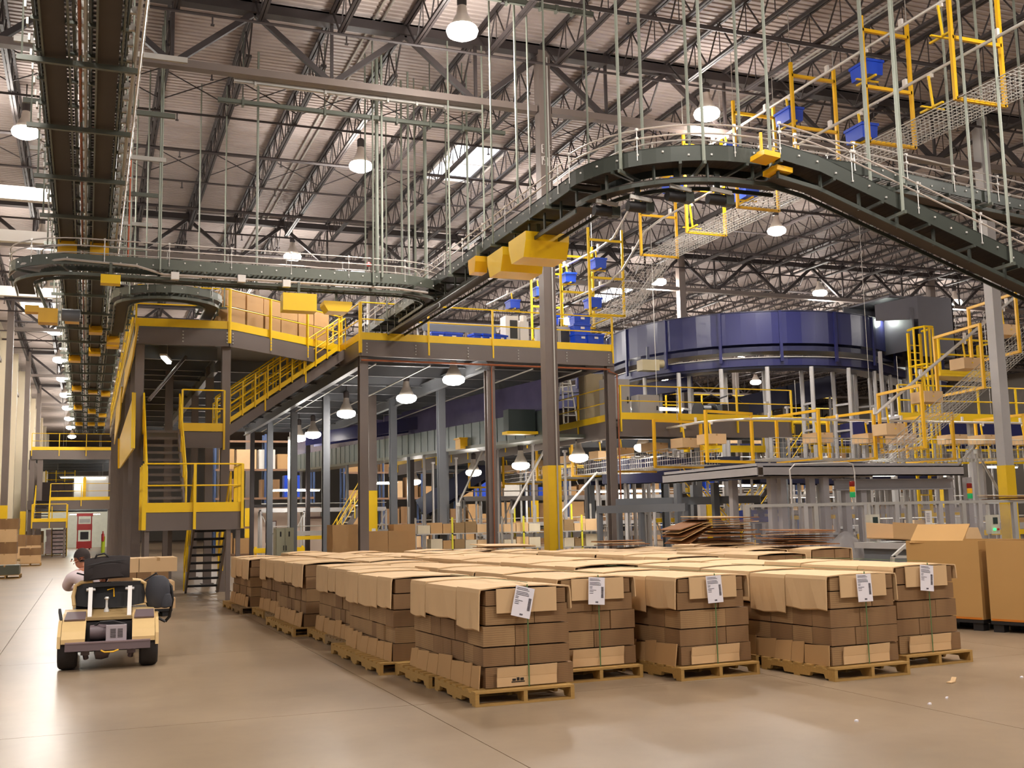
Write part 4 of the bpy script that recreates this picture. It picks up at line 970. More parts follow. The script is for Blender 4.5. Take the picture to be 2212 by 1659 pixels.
# ================================================================ overhead conveyors
DKBELT = mat('dark_belt', '#463f3b', .7, 0, .1)
RAILM = mat('guard_tube_steel', '#cfc6be', .3, .3, .06)
def resample(pts, step):
    pts = [V(p) for p in pts]; out = [(pts[0], unit(pts[1]-pts[0]))]; acc = 0; nxt = step
    for a, b in zip(pts, pts[1:]):
        L = (b-a).length
        while acc+L >= nxt: out.append((lerp(a, b, (nxt-acc)/L), unit(b-a))); nxt += step
        acc += L
    return out
def side_of(d): return V((d.y, -d.x, 0)).normalized()
def conveyor(label, pts, w=.62, h=.22, rail=True, rollers=.11, cross=1.0, hang=None, hang_top=ZD-.1, m_=None, belt=False, rail_h=(.2, .36), hang_sides=(-1, 1), posts=1.4, name='overhead_conveyor', hang_r=.022, bolts=True, under=None, belt_w=None):
    m_ = m_ or GREENGREY
    pts = [V(p) for p in pts]; t = thing(name, label, 'conveyor', pts[0])
    for k in (-1, 1):
        put('side_channel', M().ribbon(pts, k*w/2-(0 if k > 0 else .03), -h/2, h/2, .03), m_, t)
        put('channel_lip', M().ribbon(pts, k*w/2-.02, h/2-.02, h/2, .05), m_, t)
        if rail:
            for z in rail_h: put('guard_tube', M().path([p+side_of(d)*(k*(w/2+.02))+V((0, 0, h/2+z)) for p, d in resample(pts, .3)], .016, 5), RAILM, t, True)
            pm = M()
            for p, d in resample(pts, posts):
                c = p+side_of(d)*(k*(w/2+.04)); pm.tube(c+V((0, 0, -h*.2)), c+V((0, 0, h/2+rail_h[-1]+.03)), .01, 4)
                for z in rail_h: pm.box(c+V((0, 0, h/2+z)), (.045, .045, .045))
            put('guard_posts', pm, CHROME, t, kind='stuff')
    if belt: put('belt', M().ribbon(pts, -(belt_w or w-.04)/2, -.02, .02, belt_w or w-.04), DKBELT, t)
    rm_ = M()
    for p, d in resample(pts, rollers):
        s_ = side_of(d)*(w/2-.02); rm_.tube(p-s_, p+s_, .024, 5)
    put('rollers', rm_, LGREY if not belt else DKBELT, t, kind='stuff')
    for p, d in resample(pts, cross):
        s_ = side_of(d)*(w/2+.06); put('cross_member', M().bar(p-s_-V((0, 0, h/2+.03)), p+s_-V((0, 0, h/2+.03)), .05, .05), m_, t)
    if under:
        for k in (-1, 1): put('return_rail', M().ribbon(pts, k*w*.36, -h/2-under, -h/2-under+.07, .03), m_, t)
        put('return_belt', M().ribbon(pts, -w*.3, -h/2-under*.7, -h/2-under*.7+.012, w*.6), DKBELT, t)
        for p, d in resample(pts, .8): put('belt_bracket', M().bar(p+side_of(d)*(w*.36)-V((0, 0, h/2)), p+side_of(d)*(w*.36)-V((0, 0, h/2+under)), .03, .06), m_, t)
    if bolts:
        bm_ = M()
        for p, d in resample(pts, .35):
            for k in (-1, 1): bm_.box(p+side_of(d)*(k*(w/2+.035))+V((0, 0, rnd.choice((-.04, .02, .05)))), (.03, .03, .03))
        put('bolt_heads', bm_, CHROME, t, kind='stuff')
    if hang:
        for i, (p, d) in enumerate(resample(pts, hang)):
            if i == 0: continue
            for k in hang_sides:
                c = p+side_of(d)*(k*(w/2+.09)); put('hanger_rod', M().tube(c-V((0, 0, h/2+.06)), (c.x, c.y, hang_top), hang_r, 5), HANG, t)
            s_ = side_of(d)*(w/2+.16); put('trapeze_bar', M().bar(p-s_-V((0, 0, h/2+.07)), p+s_-V((0, 0, h/2+.07)), .05, .06), GREENGREY, t)
    return t
DKG = mat('dark_green_enamel', '#3c4039', .38, .2, .1)
HANG = mat('hanger_sage', '#8c9184', .45, .2, .06)
def drive_guard(c, d, w, l, h, label, m_=None, rect=False):
    """yellow sheet-metal drive guard: box with a sloped belly"""
    m_ = m_ or YEL; c = V(c); d = unit(d); s_ = side_of(d)
    def P(a, b, z): return c+d*a+s_*b+V((0, 0, z))
    t = thing('drive_guard', label, 'machine guard', c); k_ = .5 if rect else .35
    put('housing', M().hexa([P(-l*k_, -w/2, -h), P(-l*k_, w/2, -h), P(l*k_, w/2, -h), P(l*k_, -w/2, -h), P(-l/2, -w/2, -h*.35), P(-l/2, w/2, -h*.35), P(l/2, w/2, -h*.35), P(l/2, -w/2, -h*.35)]), m_, t)
    put('collar', M().hexa([P(-l/2, -w/2, -h*.35), P(-l/2, w/2, -h*.35), P(l/2, w/2, -h*.35), P(l/2, -w/2, -h*.35), P(-l/2, -w/2, 0), P(-l/2, w/2, 0), P(l/2, w/2, 0), P(l/2, -w/2, 0)]), m_, t)
    put('bracket', M().bar(c-V((0, 0, .02)), c+V((0, 0, .3)), .08, .06, d), GREENGREY, t)
    put('warning_label', M().hexa([P(-l*.12, -w/2-.004, -h*.3), P(-l*.12, -w/2-.001, -h*.3), P(l*.1, -w/2-.001, -h*.3), P(l*.1, -w/2-.004, -h*.3), P(-l*.12, -w/2-.004, -h*.1), P(-l*.12, -w/2-.001, -h*.1), P(l*.1, -w/2-.001, -h*.1), P(l*.1, -w/2-.004, -h*.1)]), WHITE, t)
    return t
ZF = 7.75
# front line, crossing from the right curve to the left turn
ptsF = arc(7.05, 27.35, ZF, 1.35, 0, -90, 10) + [V((3, 26.0, ZF)), V((-.2, 26.0, ZF))] + arc(-.2, 27.3, ZF, 1.3, 270, 180, 10)[1:] + [V((-1.5, 28.6, ZF))]
ptsF = [V((8.4, 29.6, ZF))] + ptsF
conveyor('grey roller conveyor crossing in front of the mezzanine with double guard tubes', ptsF, .62, .24, hang=5.0, under=.22)
cb = thing('pipe_run', 'bare steel conduit with junction boxes along the crossing conveyor', 'conduit', (0, 25.6, ZF))
put('conduit', M().path([(-1.85, 27.4, 7.65), (-1.5, 26.3, 7.7), (-.6, 25.64, 7.72), (.9, 25.62, 7.66), (1.5, 25.62, 7.5), (7.0, 25.62, 7.5), (7.9, 25.9, 7.5)], .03, 6), RAILM, cb, True)
for x, z in ((1.75, 7.47), (3.25, 7.5), (4.3, 7.45)): put('junction_box', M().span(x-.09, x+.09, 25.55, 25.68, z-.08, z+.09), WHITE, cb)
for (px, py, l, h, w, lab) in ((239, 596, .42, .2, .3, 'small yellow box on the left end of the crossing conveyor'), (645, 637, .8, .42, .4, 'yellow control box with printed labels under the crossing conveyor'),
                        (726, 655, .7, .25, .5, 'yellow drive cover right of the control box')):
    p = PY(px, py, 25.62 if px < 700 else 26.2); drive_guard(p, (1, 0, 0), w, l, h, lab, rect=px < 700)
p = PY(652, 652, 25.4); 
# loop feeding the lanes beside the aisle
ptsL = [V((.72, 34, ZF)), V((.72, 29.7, ZF))] + arc(1.85, 29.7, ZF, 1.13, 180, 360, 12)[1:] + [V((2.98, 31.2, ZF))]
conveyor('small grey U-turn conveyor beside the mezzanine corner', ptsL, .5, .2, hang=2.6, under=.15)
# long line running towards the camera, then the curve and the two branches
ZY = 7.85
ptsY = [V((8.5, 33.5, ZY)), V((8.5, 17.6, ZY))]
conveyor('long grey conveyor running from the mezzanine towards the camera', ptsY, .72, .26, hang=3.0, under=.42, belt=True, m_=DKG)
ptsC = arc(10.35, 17.6, ZY+.05, 1.85, 180, 270, 14) + [V((11.4, 15.75, ZY+.05))]
conveyor('high curved grey conveyor at the bend with yellow decals', ptsC, .72, .28, hang=1.15, under=.34, belt=True, hang_sides=(-1, 1), hang_r=.03, m_=DKG)
ptsB = [V((11.5, 15.78, ZY+.1)), V((13.2, 15.95, ZY+.15)), V((18.4, 16.9, ZY+.15)), V((22, 17.5, ZY+.15))]
conveyor('level grey conveyor leaving the bend towards the right edge', ptsB, .6, .22, hang=2.6, under=.15, hang_r=.03, m_=DKG)
ptsD = [V((10.9, 15.3, ZY+.02)), V((11.6, 15.2, 7.7)), V((12.9, 15.1, 7.22)), V((16.3, 14.9, 6.02)), V((18.2, 14.8, 5.35))]
conveyor('dark grey declining conveyor coming down to the right edge', ptsD, .66, .28, hang=2.4, under=.3, belt=True, hang_r=.03, m_=DKG)
p = V((8.5, 20.6, ZY-.38))
drive_guard(p+V((.0, -.55, 0)), (0, -1, 0), .95, .95, .5, 'large yellow V-shaped drive guard under the long conveyor, nearer half', YEL)
drive_guard(p+V((.0, .75, 0)), (0, -1, 0), .95, .95, .5, 'large yellow V-shaped drive guard under the long conveyor, farther half', YEL)
drive_guard(p+V((-.45, 1.9, .12)), (0, -1, 0), .3, .5, .35, 'small yellow motor box left of the V-shaped guard', YELO)
p = PY(1334, 342, 17.6); drive_guard(p, (0, 1, 0), .12, .45, .34, 'yellow motor box at the start of the bend')
for i, (px, py) in enumerate(((1653, 340), (1680, 372), (1733, 362))):
    c = PY(px, py, 15.0+.2*i); solo('yellow_chain_guard', M().box(c, (.32, .42, .09), 0, 0, .1).box(c+V((0, 0, .06)), (.28, .1, .05)).box(c+V((0, .1, .25)), (.04, .04, .45)), YELO, ['left', 'middle', 'right'][i]+' flat yellow chain guard under the bend', 'machine guard', loc=c)
# support channels hung under the first girder
for i, (a, b, m_) in enumerate((((505, 172), (1040, 240), GALV), ((470, 232), (1090, 273), GREENGREY), ((990, 8), (1280, 8), GREENGREY))):
    Yc = (24.9, 25.7, 21.2)[i]; pa, pb = PY(*a, Yc), PY(*b, Yc); pb.z = pa.z = (pa.z+pb.z)/2
    t = thing('support_channel', ['pale steel channel clamped below the nearest girder', 'dark green steel channel behind the pale one', 'dark green channel near the top edge'][i], 'beam', pa)
    put('channel', M().chan(pa, pb, .1, .1, .02), m_, t)
    for f_ in (.08, .35, .6, .72, .84): q_ = lerp(pa, pb, f_); put('clamp', M().box(q_, (.05, .16, .2)), m_, t); put('rod', M().tube(q_, (q_.x, q_.y, ZD-.3 if i else ZGB+.05), .015, 5), m_, t)
for i, (px, y0, y1, Y) in enumerate(((550, 172, 620, 26.6), (811, 255, 600, 26.0), (822, 200, 600, 25.6), (865, 230, 610, 27.2), (880, 270, 610, 26.6), (917, 255, 645, 27.4), (1008, 240, 540, 26), (1115, 115, 440, 21.5))):
    a, b = PY(px, y0, Y), PY(px+4, y1, Y); solo('hanger_pipe', M().tube((b.x, b.y, b.z), (b.x, b.y, 13.6), .05 if i in (5, 1) else .03, 6), HANG, '%s vertical hanger pipe from the left below the nearest girder' % ['first', 'second', 'third', 'fourth', 'fifth', 'sixth', 'seventh', 'eighth'][i], 'pipe', loc=b)
# -------------------------------------------------------------- three lanes along the left aisle
ZN = 9.0
for i, (x, y0, y1, lab) in enumerate(((-.62, 6, 86, 'left lane of the long overhead conveyors above the aisle'), (.12, 6, 86, 'middle lane of the long overhead conveyors above the aisle'), (.74, 34, 86, 'short right lane of the overhead conveyors above the aisle'))):
    t = conveyor(lab, [V((x, y0, ZN)), V((x, (y0+y1)/2, ZN)), V((x, y1, ZN))], .50, .20, rollers=.16 if i < 2 else .2, cross=1.1, posts=1.6, rail_h=(.25,), belt=True, under=.18, belt_w=.26)
    for j, y in enumerate((28.2, 29.6, 38+2*i, 47-2*i, 57+i, 66+2*i, 76)):
        if y < y0: continue
        put('yellow_guard', M().span(x-.22, x+.22, y-.1 if j < 2 else y-.3, y+.1 if j < 2 else y+.3, ZN-.5, ZN-.42).span(x-.22, x+.22, y-.02, y+.02, ZN-.46, ZN-.2), YELO, t)
tr = thing('conveyor_trapeze', 'hung steel cross frames carrying the aisle conveyors', 'support frame', (-.25, 8, ZN))
for i in range(26):
    y = 8.2+2.9*i
    put('cross_channel', M().bar((-1.15, y, ZN-.32), (1.05 if y > 33 else .55, y, ZN-.32), .07, .08), GREENGREY, tr)
    put('upper_channel', M().bar((-1.4, y, ZN+1.2), (1.5, y, ZN+1.2), .07, .1), GREENGREY if i % 2 else GALV, tr)
    for x in ((-1.08, -.27, .48) if y < 33 else (-1.08, -.27, .98)): put('hanger_rod', M().tube((x, y, ZN-.36), (x, y, ZD-.1), .02 if i > 4 else .015, 5), HANG, tr)
for x, m_, r_ in ((-.28, COPPER, .025), (-.2, GALV, .03), (.50, GALV, .035), (.58, CHROME, .02)):
    put('line_conduit', M().tube((x, 6, ZN-.16), (x, 84, ZN-.16), r_, 5), m_, tr)
hk = M()
for i in range(90):
    y = 8+.55*i; hk.box((.6, y, ZN-.1), (.04, .25, .02)).tube((.62, y, ZN-.1), (.62, y, ZN+.25), .008, 4).box((-.98, y, ZN-.05), (.03, .12, .1)).box((-.24, y+.2, ZN-.1), (.1, .1, .09)).box((.42, y+.1, ZN-.12), (.08, .06, .1))
put('brackets', hk, GALV, tr, kind='stuff')
for i, (x0, y) in enumerate(((-4.6, 33), (-4.6, 38), (-4.6, 47))):
    solo('wall_beam_light', M().span(x0, -1.2, y, y+.25, 11.1, 11.35).span(x0, -1.2, y+.05, y+.2, 11.35, 11.5), WHITE, ['nearest', 'middle', 'farther'][i]+' pale horizontal beam left of the aisle conveyors', 'beam', loc=(x0, y, 11.1))
op = thing('orange_air_pipe', 'thin orange air pipe dropping from the roof right of the aisle conveyors', 'pipe', (1.4, 27.5, 8))
a, b = PY(285, 285, 27.5), PY(276, 575, 27.5)
put('pipe', M().path([(a.x-.9, a.y, a.z), (a.x, a.y, a.z), (a.x-.02, a.y, 8.2)], .022, 6), mat('orange_pipe', '#c8613a', .5), op)
for i in range(5): c = (a.x-.01, a.y, 8.5+i*.6); put('clip', M().box(c, (.06, .06, .03)), RAILM, op)
ym = thing('motor_guard', 'yellow motor guard box under the left end of the crossing conveyor', 'machine guard', PY(104, 684, 27.5)); p = V(ym.location)
put('housing', M().box(p, (.42, .4, .34)), YELO, ym); put('side_box', M().box(p+V((-.35, -.05, .14)), (.3, .3, .16)), YELO, ym); put('motor', M().lathe(p+V((.5, 0, .06)), [(.02, -.22), (.15, -.2), (.15, .2), (.02, .22)], 12, 'x'), STEELB, ym, True); put('bracket', M().bar(p+V((0, .2, .1)), (-1.3, 27.6, 7.62), .1, .05), GREENGREY, ym)
# ================================================================ tote carriers on double track
XT = 16.0
up_ = [(XT, 12.5, 12.07), (XT, 29.3, 12.07)] + [tuple(PX(x, y, XT)) for x, y in ((1371, 435), (1335, 506))]
up_[2] = (XT, 30.2, 11.6); up_[3] = (XT, 31.4, 10.95); up_ += [(XT-.1, 32.5, 10.8), (XT-.6, 42, 10.75)]
lo_ = [(XT, 12.5, 10.72), (XT, 28.2, 10.72), (XT, 29.2, 10.6), (XT, 30.8, 9.75), (XT, 31.8, 9.55), (XT-.2, 37, 9.5), (XT-.6, 42, 9.5)]
for nm, pts in (('upper', up_), ('lower', lo_)):
    t = thing('carrier_track', nm+' bright tube track carrying the blue totes over the mezzanine', 'track', pts[0])
    put('tube', M().path(pts, .035, 8), CHROME, t, True)
    for p, d in resample(pts, 2.52): put('suspension_clip', M().box(p+V((0, 0, .08)), (.06, .1, .16)), WHITE, t)
def carrier_frame(y, z0, label, m_, zt=12.45, w=1.24, x=XT, top=2.55, mid=1.27):
    t = thing('track_gantry', label, 'gantry', (x, y, z0), group='amber frames of the tote track')
    for k in (-1, 1): put('post', M().bar((x+k*w/2, y, z0), (x+k*w/2, y, zt), .07, .07, (0, 1, 0)), m_, t)
    for z in (z0+.03, z0+mid, z0+top): put('crossbar', M().bar((x-w/2, y, z), (x+w/2, y, z), .07, .07), m_, t)
    for k in (-1, 1): put('rod', M().tube((x+k*w/2, y, zt), (x+k*w/2, y, ZD-.1), .012, 4), GALV, t)
    return t
od = ['first', 'second', 'third', 'fourth', 'fifth', 'sixth', 'seventh', 'eighth', 'ninth']
for i, y in enumerate((15.53, 18.05, 20.6, 23.1, 25.65, 28.35)): carrier_frame(y, 9.58, '%s amber carrier frame from the upper right corner inward' % od[i], YELO)
for i, y in enumerate((31.6, 33.9, 36.6)): carrier_frame(y, 8.35, '%s lowered yellow carrier frame above the mezzanine' % od[i], YEL, 11.3, x=XT-.2)
def carrier(y, z, label, x=XT, load='tote', sc=1.0):
    t = thing('hanging_carrier', label, 'carrier', (x, y, z))
    put('trolley', M().box((x, y, z-.04), (.05, .14, .1)), WHITE, t)
    put('stem', M().bar((x-.05, y, z-.05), (x+.02, y, z-.72), .05, .03, (0, 1, 0)), YEL, t)
    put('tray_bar', M().bar((x-.02, y-.32, z-.72), (x-.02, y+.32, z-.72), .05, .04).bar((x-.3, y, z-.73), (x+.3, y, z-.73), .05, .03), YEL, t)
    return t
for i, (y, z, s_) in enumerate(((16.4, 12.05, 'upper'), (18.7, 12.05, 'upper'), (21.6, 12.05, 'upper'), (24.4, 12.05, 'upper'), (27.4, 12.05, 'upper'), (32.4, 10.8, 'upper'), (34.6, 10.79, 'upper'), (37.0, 10.77, 'upper'), (39.4, 10.76, 'upper'),
                                (16.8, 10.7, 'lower'), (19.0, 10.7, 'lower'), (23.6, 10.7, 'lower'), (26.4, 10.7, 'lower'), (32.8, 9.53, 'lower'), (36.0, 9.5, 'lower'))):
    x = XT if y < 31 else XT-.1-.05*(y-32)
    carrier(y, z, '%s yellow hanging carrier from the camera on the %s tote track' % (od[i % 9], s_), x)
    if (i not in (0, 9, 12)): tote((x, y, z-.70), R(88), '%s blue tote riding on the %s track, counted from the right' % (od[i % 9], s_), group='totes riding on the track', w=.62, d=.42, h=.34)
def mesh_strip(pts, offs, label, per=.13, r_=.005, name='wire_mesh_guard'):
    """wire mesh swept along a path; offs = cross-section polyline (side, z)"""
    t = thing(name, label, 'mesh guard', pts[0]); m = M(); sec = []
    for (a, b) in zip(offs, offs[1:]):
        n = max(1, round(math.hypot(b[0]-a[0], b[1]-a[1])/per)); sec += [(a[0]+(b[0]-a[0])*i/n, a[1]+(b[1]-a[1])*i/n) for i in range(n)]
    sec.append(offs[-1])
    rs = resample(pts, per)
    for s_, z in sec:
        a = [V(p)+side_of(unit(V(pts[min(i+1, len(pts)-1)])-V(pts[max(i-1, 0)])))*s_+V((0, 0, z)) for i, p in enumerate(pts)]
        for p, q_ in zip(a, a[1:]): m.bar(p, q_, r_*2, r_*2)
    for p, d in rs:
        cc = [p+side_of(d)*s_+V((0, 0, z)) for s_, z in offs]
        for a, b in zip(cc, cc[1:]): m.bar(a, b, r_*1.6, r_*1.6)
    put('wires', m, GALV, t, kind='stuff')
    for s_, z in (offs[0], offs[-1]):
        a = [V(p)+side_of(unit(V(pts[min(i+1, len(pts)-1)])-V(pts[max(i-1, 0)])))*s_+V((0, 0, z)) for i, p in enumerate(pts)]
        put('edge_rod', M().path(a, .012, 5), GALV, t)
    return t
mesh_strip([(XT, 13, 9.62), (XT, 28.5, 9.62), (XT, 31, 8.42), (XT, 34, 8.4)], [(.6, .55), (.6, 0), (-.6, 0)], 'fine wire mesh trough under the tote track')
# motors and brackets below the bend
for i, (a, dz) in enumerate(((195, -.62), (218, -.7), (240, -.6), (262, -.66))):
    c = V((10.35+1.85*math.cos(R(a)), 17.6+1.85*math.sin(R(a)), ZY+dz)); t = thing('gear_motor', '%s dark gear motor slung under the bend from the left' % od[i], 'motor', c)
    put('motor', M().lathe(c, [(.02, -.2), (.09, -.2), (.1, -.05), (.1, .15), (.05, .2)], 12, 'x'), BLACK, t, True); put('bracket', M().bar(c, c+V((0, 0, .5)), .1, .04), DKG, t); put('gearbox', M().box(c+V((.2, 0, 0)), (.16, .2, .18)), DKG, t)
    put('cover_strip', M().box(c+V((0, -.12, .12)), (.42, .04, .07), 0, 0, .1), GALV, t)
# ================================================================ blue curved conveyor
bc_pts = [V((19.0, 54, 0)), V((22.2, 46.6, 0))] + arc(28.6, 43.0, 0, 6.4, 158, 302, 26) + [V((36.0, 40.0, 0)), V((40, 42.3, 0))]
bl = thing('curved_conveyor', 'large deep blue curved conveyor with tall side guard on grey posts', 'conveyor', (28, 43, 8))
rs = resample(bc_pts, 2.45)
for (p, d), (p2, d2) in zip(rs, rs[1:]):
    seg = [p+(p2-p)*.012] + [q_ for q_ in bc_pts if 0 < (q_-p).dot(d) and (q_-p).length < (p2-p).length*.98 and (q_-p2).length < (p2-p).length*.98] + [p2-(p2-p)*.012]
    put('guard_panel', M().ribbon(seg, .0, 8.75, 10.1, .03), BLUE, bl)
    n_ = side_of(d); put('panel_post', M().bar(p+n_*.06+V((0, 0, 8.0)), p+n_*.06+V((0, 0, 10.1)), .12, .09, n_), BLUE, bl)
put('top_lip', M().ribbon(bc_pts, -.02, 10.08, 10.12, .08), NAVY, bl)
put('bed', M().ribbon(bc_pts, -1.15, 8.45, 8.65, 1.1), NAVY, bl)
put('inner_guard', M().ribbon(bc_pts, -1.2, 8.6, 9.3, .04), NAVY, bl)
put('lower_channel', M().ribbon(bc_pts, -.12, 7.85, 8.18, .06), BLUE, bl)
put('lower_ledge', M().ribbon(bc_pts, -.25, 8.18, 8.21, .25), GALV, bl)
put('underbelly', M().ribbon(bc_pts, -1.1, 7.75, 7.95, .95), NAVY, bl)
for p, d in resample(bc_pts, 1.9)[4:-1]:
    for o in (-.1, -1.0):
        c = p+side_of(d)*o; put('support_post', M().tube((c.x, c.y, .02), (c.x, c.y, 7.8), .09, 8), LGREY, bl)
    c0_, c1_ = p-side_of(d)*.1, p-side_of(d)*1.0
    for z in (5.2, 6.3): put('post_rung', M().bar((c0_.x, c0_.y, z), (c1_.x, c1_.y, z), .08, .08), LGREY, bl)
pts = [V((24.5, 41, 7.5)), V((20, 43.2, 6.9)), V((14.5, 46, 6.2)), V((9.5, 50, 5.6))]
b2 = thing('blue_incline', 'lower straight blue conveyor running down to the left under the curve', 'conveyor', pts[0])
for k in (-.4, .4): put('side_panel', M().ribbon(pts, k, -.25, .3, .04), BLUE, b2)
put('belt', M().ribbon(pts, -.38, .0, .04, .8), NAVY, b2); put('ledge', M().ribbon(pts, .42, .0, .03, .1), GALV, b2)
for p, d in resample(pts, 3.0): put('leg', M().tube((p.x, p.y, .02), (p.x, p.y, p.z-.2), .07, 8), LGREY, b2)
gbx = thing('gear_motor', 'beige gear motor under the left end of the blue curve', 'motor', PY(1400, 790, 40)); p = V(gbx.location)
put('body', M().box(p, (.8, .5, .45)), mat('beige_motor', '#9d8f6d', .5), gbx); put('shaft_cover', M().lathe(p+V((.5, 0, .1)), [(.02, -.2), (.18, -.2), (.18, .2), (.02, .2)], 12, 'x'), MATS['beige_motor'], gbx, True); put('bracket', M().bar(p, p+V((0, 0, .8)), .1, .1), NAVY, gbx)
# dark blue chutes further down, right of centre and far left
for i, (a, b, lab) in enumerate((((31, 40, 7.2), (22.5, 42, 5.3), 'dark navy chute rising to the right below the blue curve'), ((15.5, 52, 2.2), (18.8, 50, 4.4), 'dark navy spiral chute under the middle platform'), ((24, 36, 3.2), (33, 36.5, 3.0), 'dark navy sorter body behind the clear guards'), ((17.6, 36.5, 3.2), (23.2, 36, 3.3), 'dark navy sorter body behind the grey gantry, left section'))):
    a, b = V(a), V(b); t = thing('navy_chute', lab, 'chute', a); d = unit(b-a)
    for k in (-.55, .55): put('side_panel', M().bar(a+side_of(d)*k+V((0, 0, .25)), b+side_of(d)*k+V((0, 0, .25)), .05, .9), NAVY, t)
    put('bed', M().bar(a, b, 1.1, .1), BLACK, t); n = int((b-a).length/1.1)
    for j in range(n+1): c = lerp(a, b, j/n); put('rib', M().bar(c-side_of(d)*.6+V((0, 0, -.2)), c-side_of(d)*.6+V((0, 0, .7)), .08, .08, d), NAVY, t); put('leg', M().tube((c.x, c.y, .02), (c.x, c.y, c.z), .06, 6), LGREY, t)
hd = thing('machine_hood', 'dark grey sheet-metal hood behind the right end of the blue curve', 'hood', (32.9, 38, 8.8))
HM = mat('hood_grey', '#5d5a60', .5, .2, .08)
x0, x1, y0, y1 = 31.2, 34.6, 36.0, 39.0
for nm, m in (('front_panel', M().span(x0+1.5, x1, y0, y0+.05, 8.3, 10.9)), ('skirt', M().hexa([(x0, y0+.9, 9.9), (x0+1.5, y0, 9.9), (x0+1.55, y0+.05, 9.9), (x0+.05, y0+.95, 9.9), (x0, y0+.9, 10.6), (x0+1.5, y0, 10.9), (x0+1.55, y0+.05, 10.9), (x0+.05, y0+.95, 10.6)])), ('back_panel', M().span(x0, x1, y1-.05, y1, 8.3, 10.9)), ('side_panel', M().span(x1-.05, x1, y0, y1, 8.3, 10.9)), ('roof', M().span(x0+.3, x1, y0+.3, y1, 10.85, 10.92)), ('baffle', M().span(x0+1.2, x0+1.28, y0+.05, y1, 8.6, 10.4))): put(nm, m, HM, hd)
for x in (x0+.2, x1-.1):
    for y in (y0+1.0, y1-.1): put('leg', M().span(x-.06, x+.06, y-.06, y+.06, 0, 8.6), LGREY, hd)
hl = thing('hood_lamp', 'lamp shining inside the grey hood', 'lamp', (x0+1.1, y0+1.4, 10.3)); put('lens', M().box((x0+1.1, y0+1.4, 10.3), (.2, .9, .05)), TUBEM, hl); put('housing', M().box((x0+1.1, y0+1.4, 10.36), (.26, 1.0, .07)), WHITE, hl); point_light('hood_glow', (-.2, 0, -.3), 60, (.9, 1, .85), hl, .2)
# -------------------------------------------------------------- caged ladder with platform
lc = thing('caged_ladder', 'yellow caged ladder and railed step-off platform at right', 'ladder', (31.2, 34, 0))
for x in (30.6, 31.2): put('stringer', M().span(x-.05, x+.05, 34.3, 34.38, .0, 8.9), YEL, lc)
rg = mesh_of(M().span(0, .6, 0, .04, 0, .04), YEL, 'rung')
for i in range(28): inst('rung', rg, lc, V((30.6, 34.32, .3+.3*i))-V(lc.location))
for z in (3.2, 4.6, 6.0, 7.5, 9.0): put('hoop', M().path([(30.55, 34.3, z), (30.5, 33.9, z+.02), (30.7, 33.5, z+.04), (31.1, 33.5, z+.04), (31.3, 33.9, z+.02), (31.25, 34.3, z)], .045, 4), YEL, lc)
for x, y in ((30.5, 33.9), (30.7, 33.5), (30.9, 33.48), (31.1, 33.5), (31.3, 33.9)): put('cage_bar', M().span(x-.03, x+.03, y-.03, y+.03, 3.2, 9.0), YEL, lc)
put('platform_deck', M().span(31.4, 34.6, 33.6, 34.8, 7.1, 7.2), YEL, lc)
guard([(31.4, 33.6), (34.6, 33.6), (34.6, 34.8)], 7.2, 'yellow guard rail of the step-off platform beside the caged ladder', h=1.4, w=.1, t_r=.045, sp=1.5, toe=.15, down=.1)
# ================================================================ middle platform right of the mezzanine
ZP = 4.92
p2 = thing('middle_platform', 'middle-level grey platform joined to the right end of the mezzanine', 'platform', (19, 33, 0))
put('deck', M().span(15.9, 22.6, 31.35, 60, ZP-.06, ZP), UND, p2)
put('fascia_beam', M().span(15.95, 22.6, 31.3, 31.38, ZP-.55, ZP), FA, p2)
put('fascia_beam', M().span(15.88, 15.96, 31.8, 60, ZP-.55, ZP), FA, p2)
for i in range(7): put('deck_beam', M().ibeam((15.9, 33+i*4, ZP-.3), (22.5, 33+i*4, ZP-.3), .14, .4, .02), STEELB, p2)
for x, y in ((19, 31.7), (22.4, 31.7), (16.1, 37), (16.1, 44), (19, 40), (22.4, 40), (16.1, 52)): col(x, y, ZP-.5, .24, STEELB, p2)
guard([(16.0, 31.3), (22.6, 31.3)], ZP, 'yellow guard rail along the front of the middle platform', h=1.1)
guard([(15.85, 31.9), (15.85, 58)], ZP, 'yellow guard rail along the left side of the middle platform', h=1.1, sp=2.4)
for i, (x, y, w, h, lab) in enumerate(((16.6, 32.6, .9, 1.5, 'tall grey electrical cabinet with paper note on the middle platform'), (17.6, 32.3, .8, .95, 'low grey electrical cabinet on the middle platform'), (16.2, 33.6, .7, 1.8, 'narrow beige cabinet behind the mezzanine column'))):
    t = thing('electrical_cabinet', lab, 'cabinet', (x, y, ZP)); mm = LGREY if i < 2 else mat('beige_cabinet', '#b3a586', .5)
    put('body', M().span(x-w/2, x+w/2, y, y+.5, ZP, ZP+h), mm, t); put('door', M().span(x-w/2+.04, x+w/2-.04, y-.02, y, ZP+.05, ZP+h-.05), mm, t); put('handle', M().span(x+w/2-.12, x+w/2-.08, y-.05, y-.02, ZP+h*.45, ZP+h*.6), BLACK, t)
    if i == 0: put('paper_note', M().span(x-.05, x+.1, y-.025, y-.021, ZP+1.0, ZP+1.22), WHITE, t)
dm = thing('black_drum', 'black cable drum and hoses on the middle platform', 'drum', (20.2, 33, ZP))
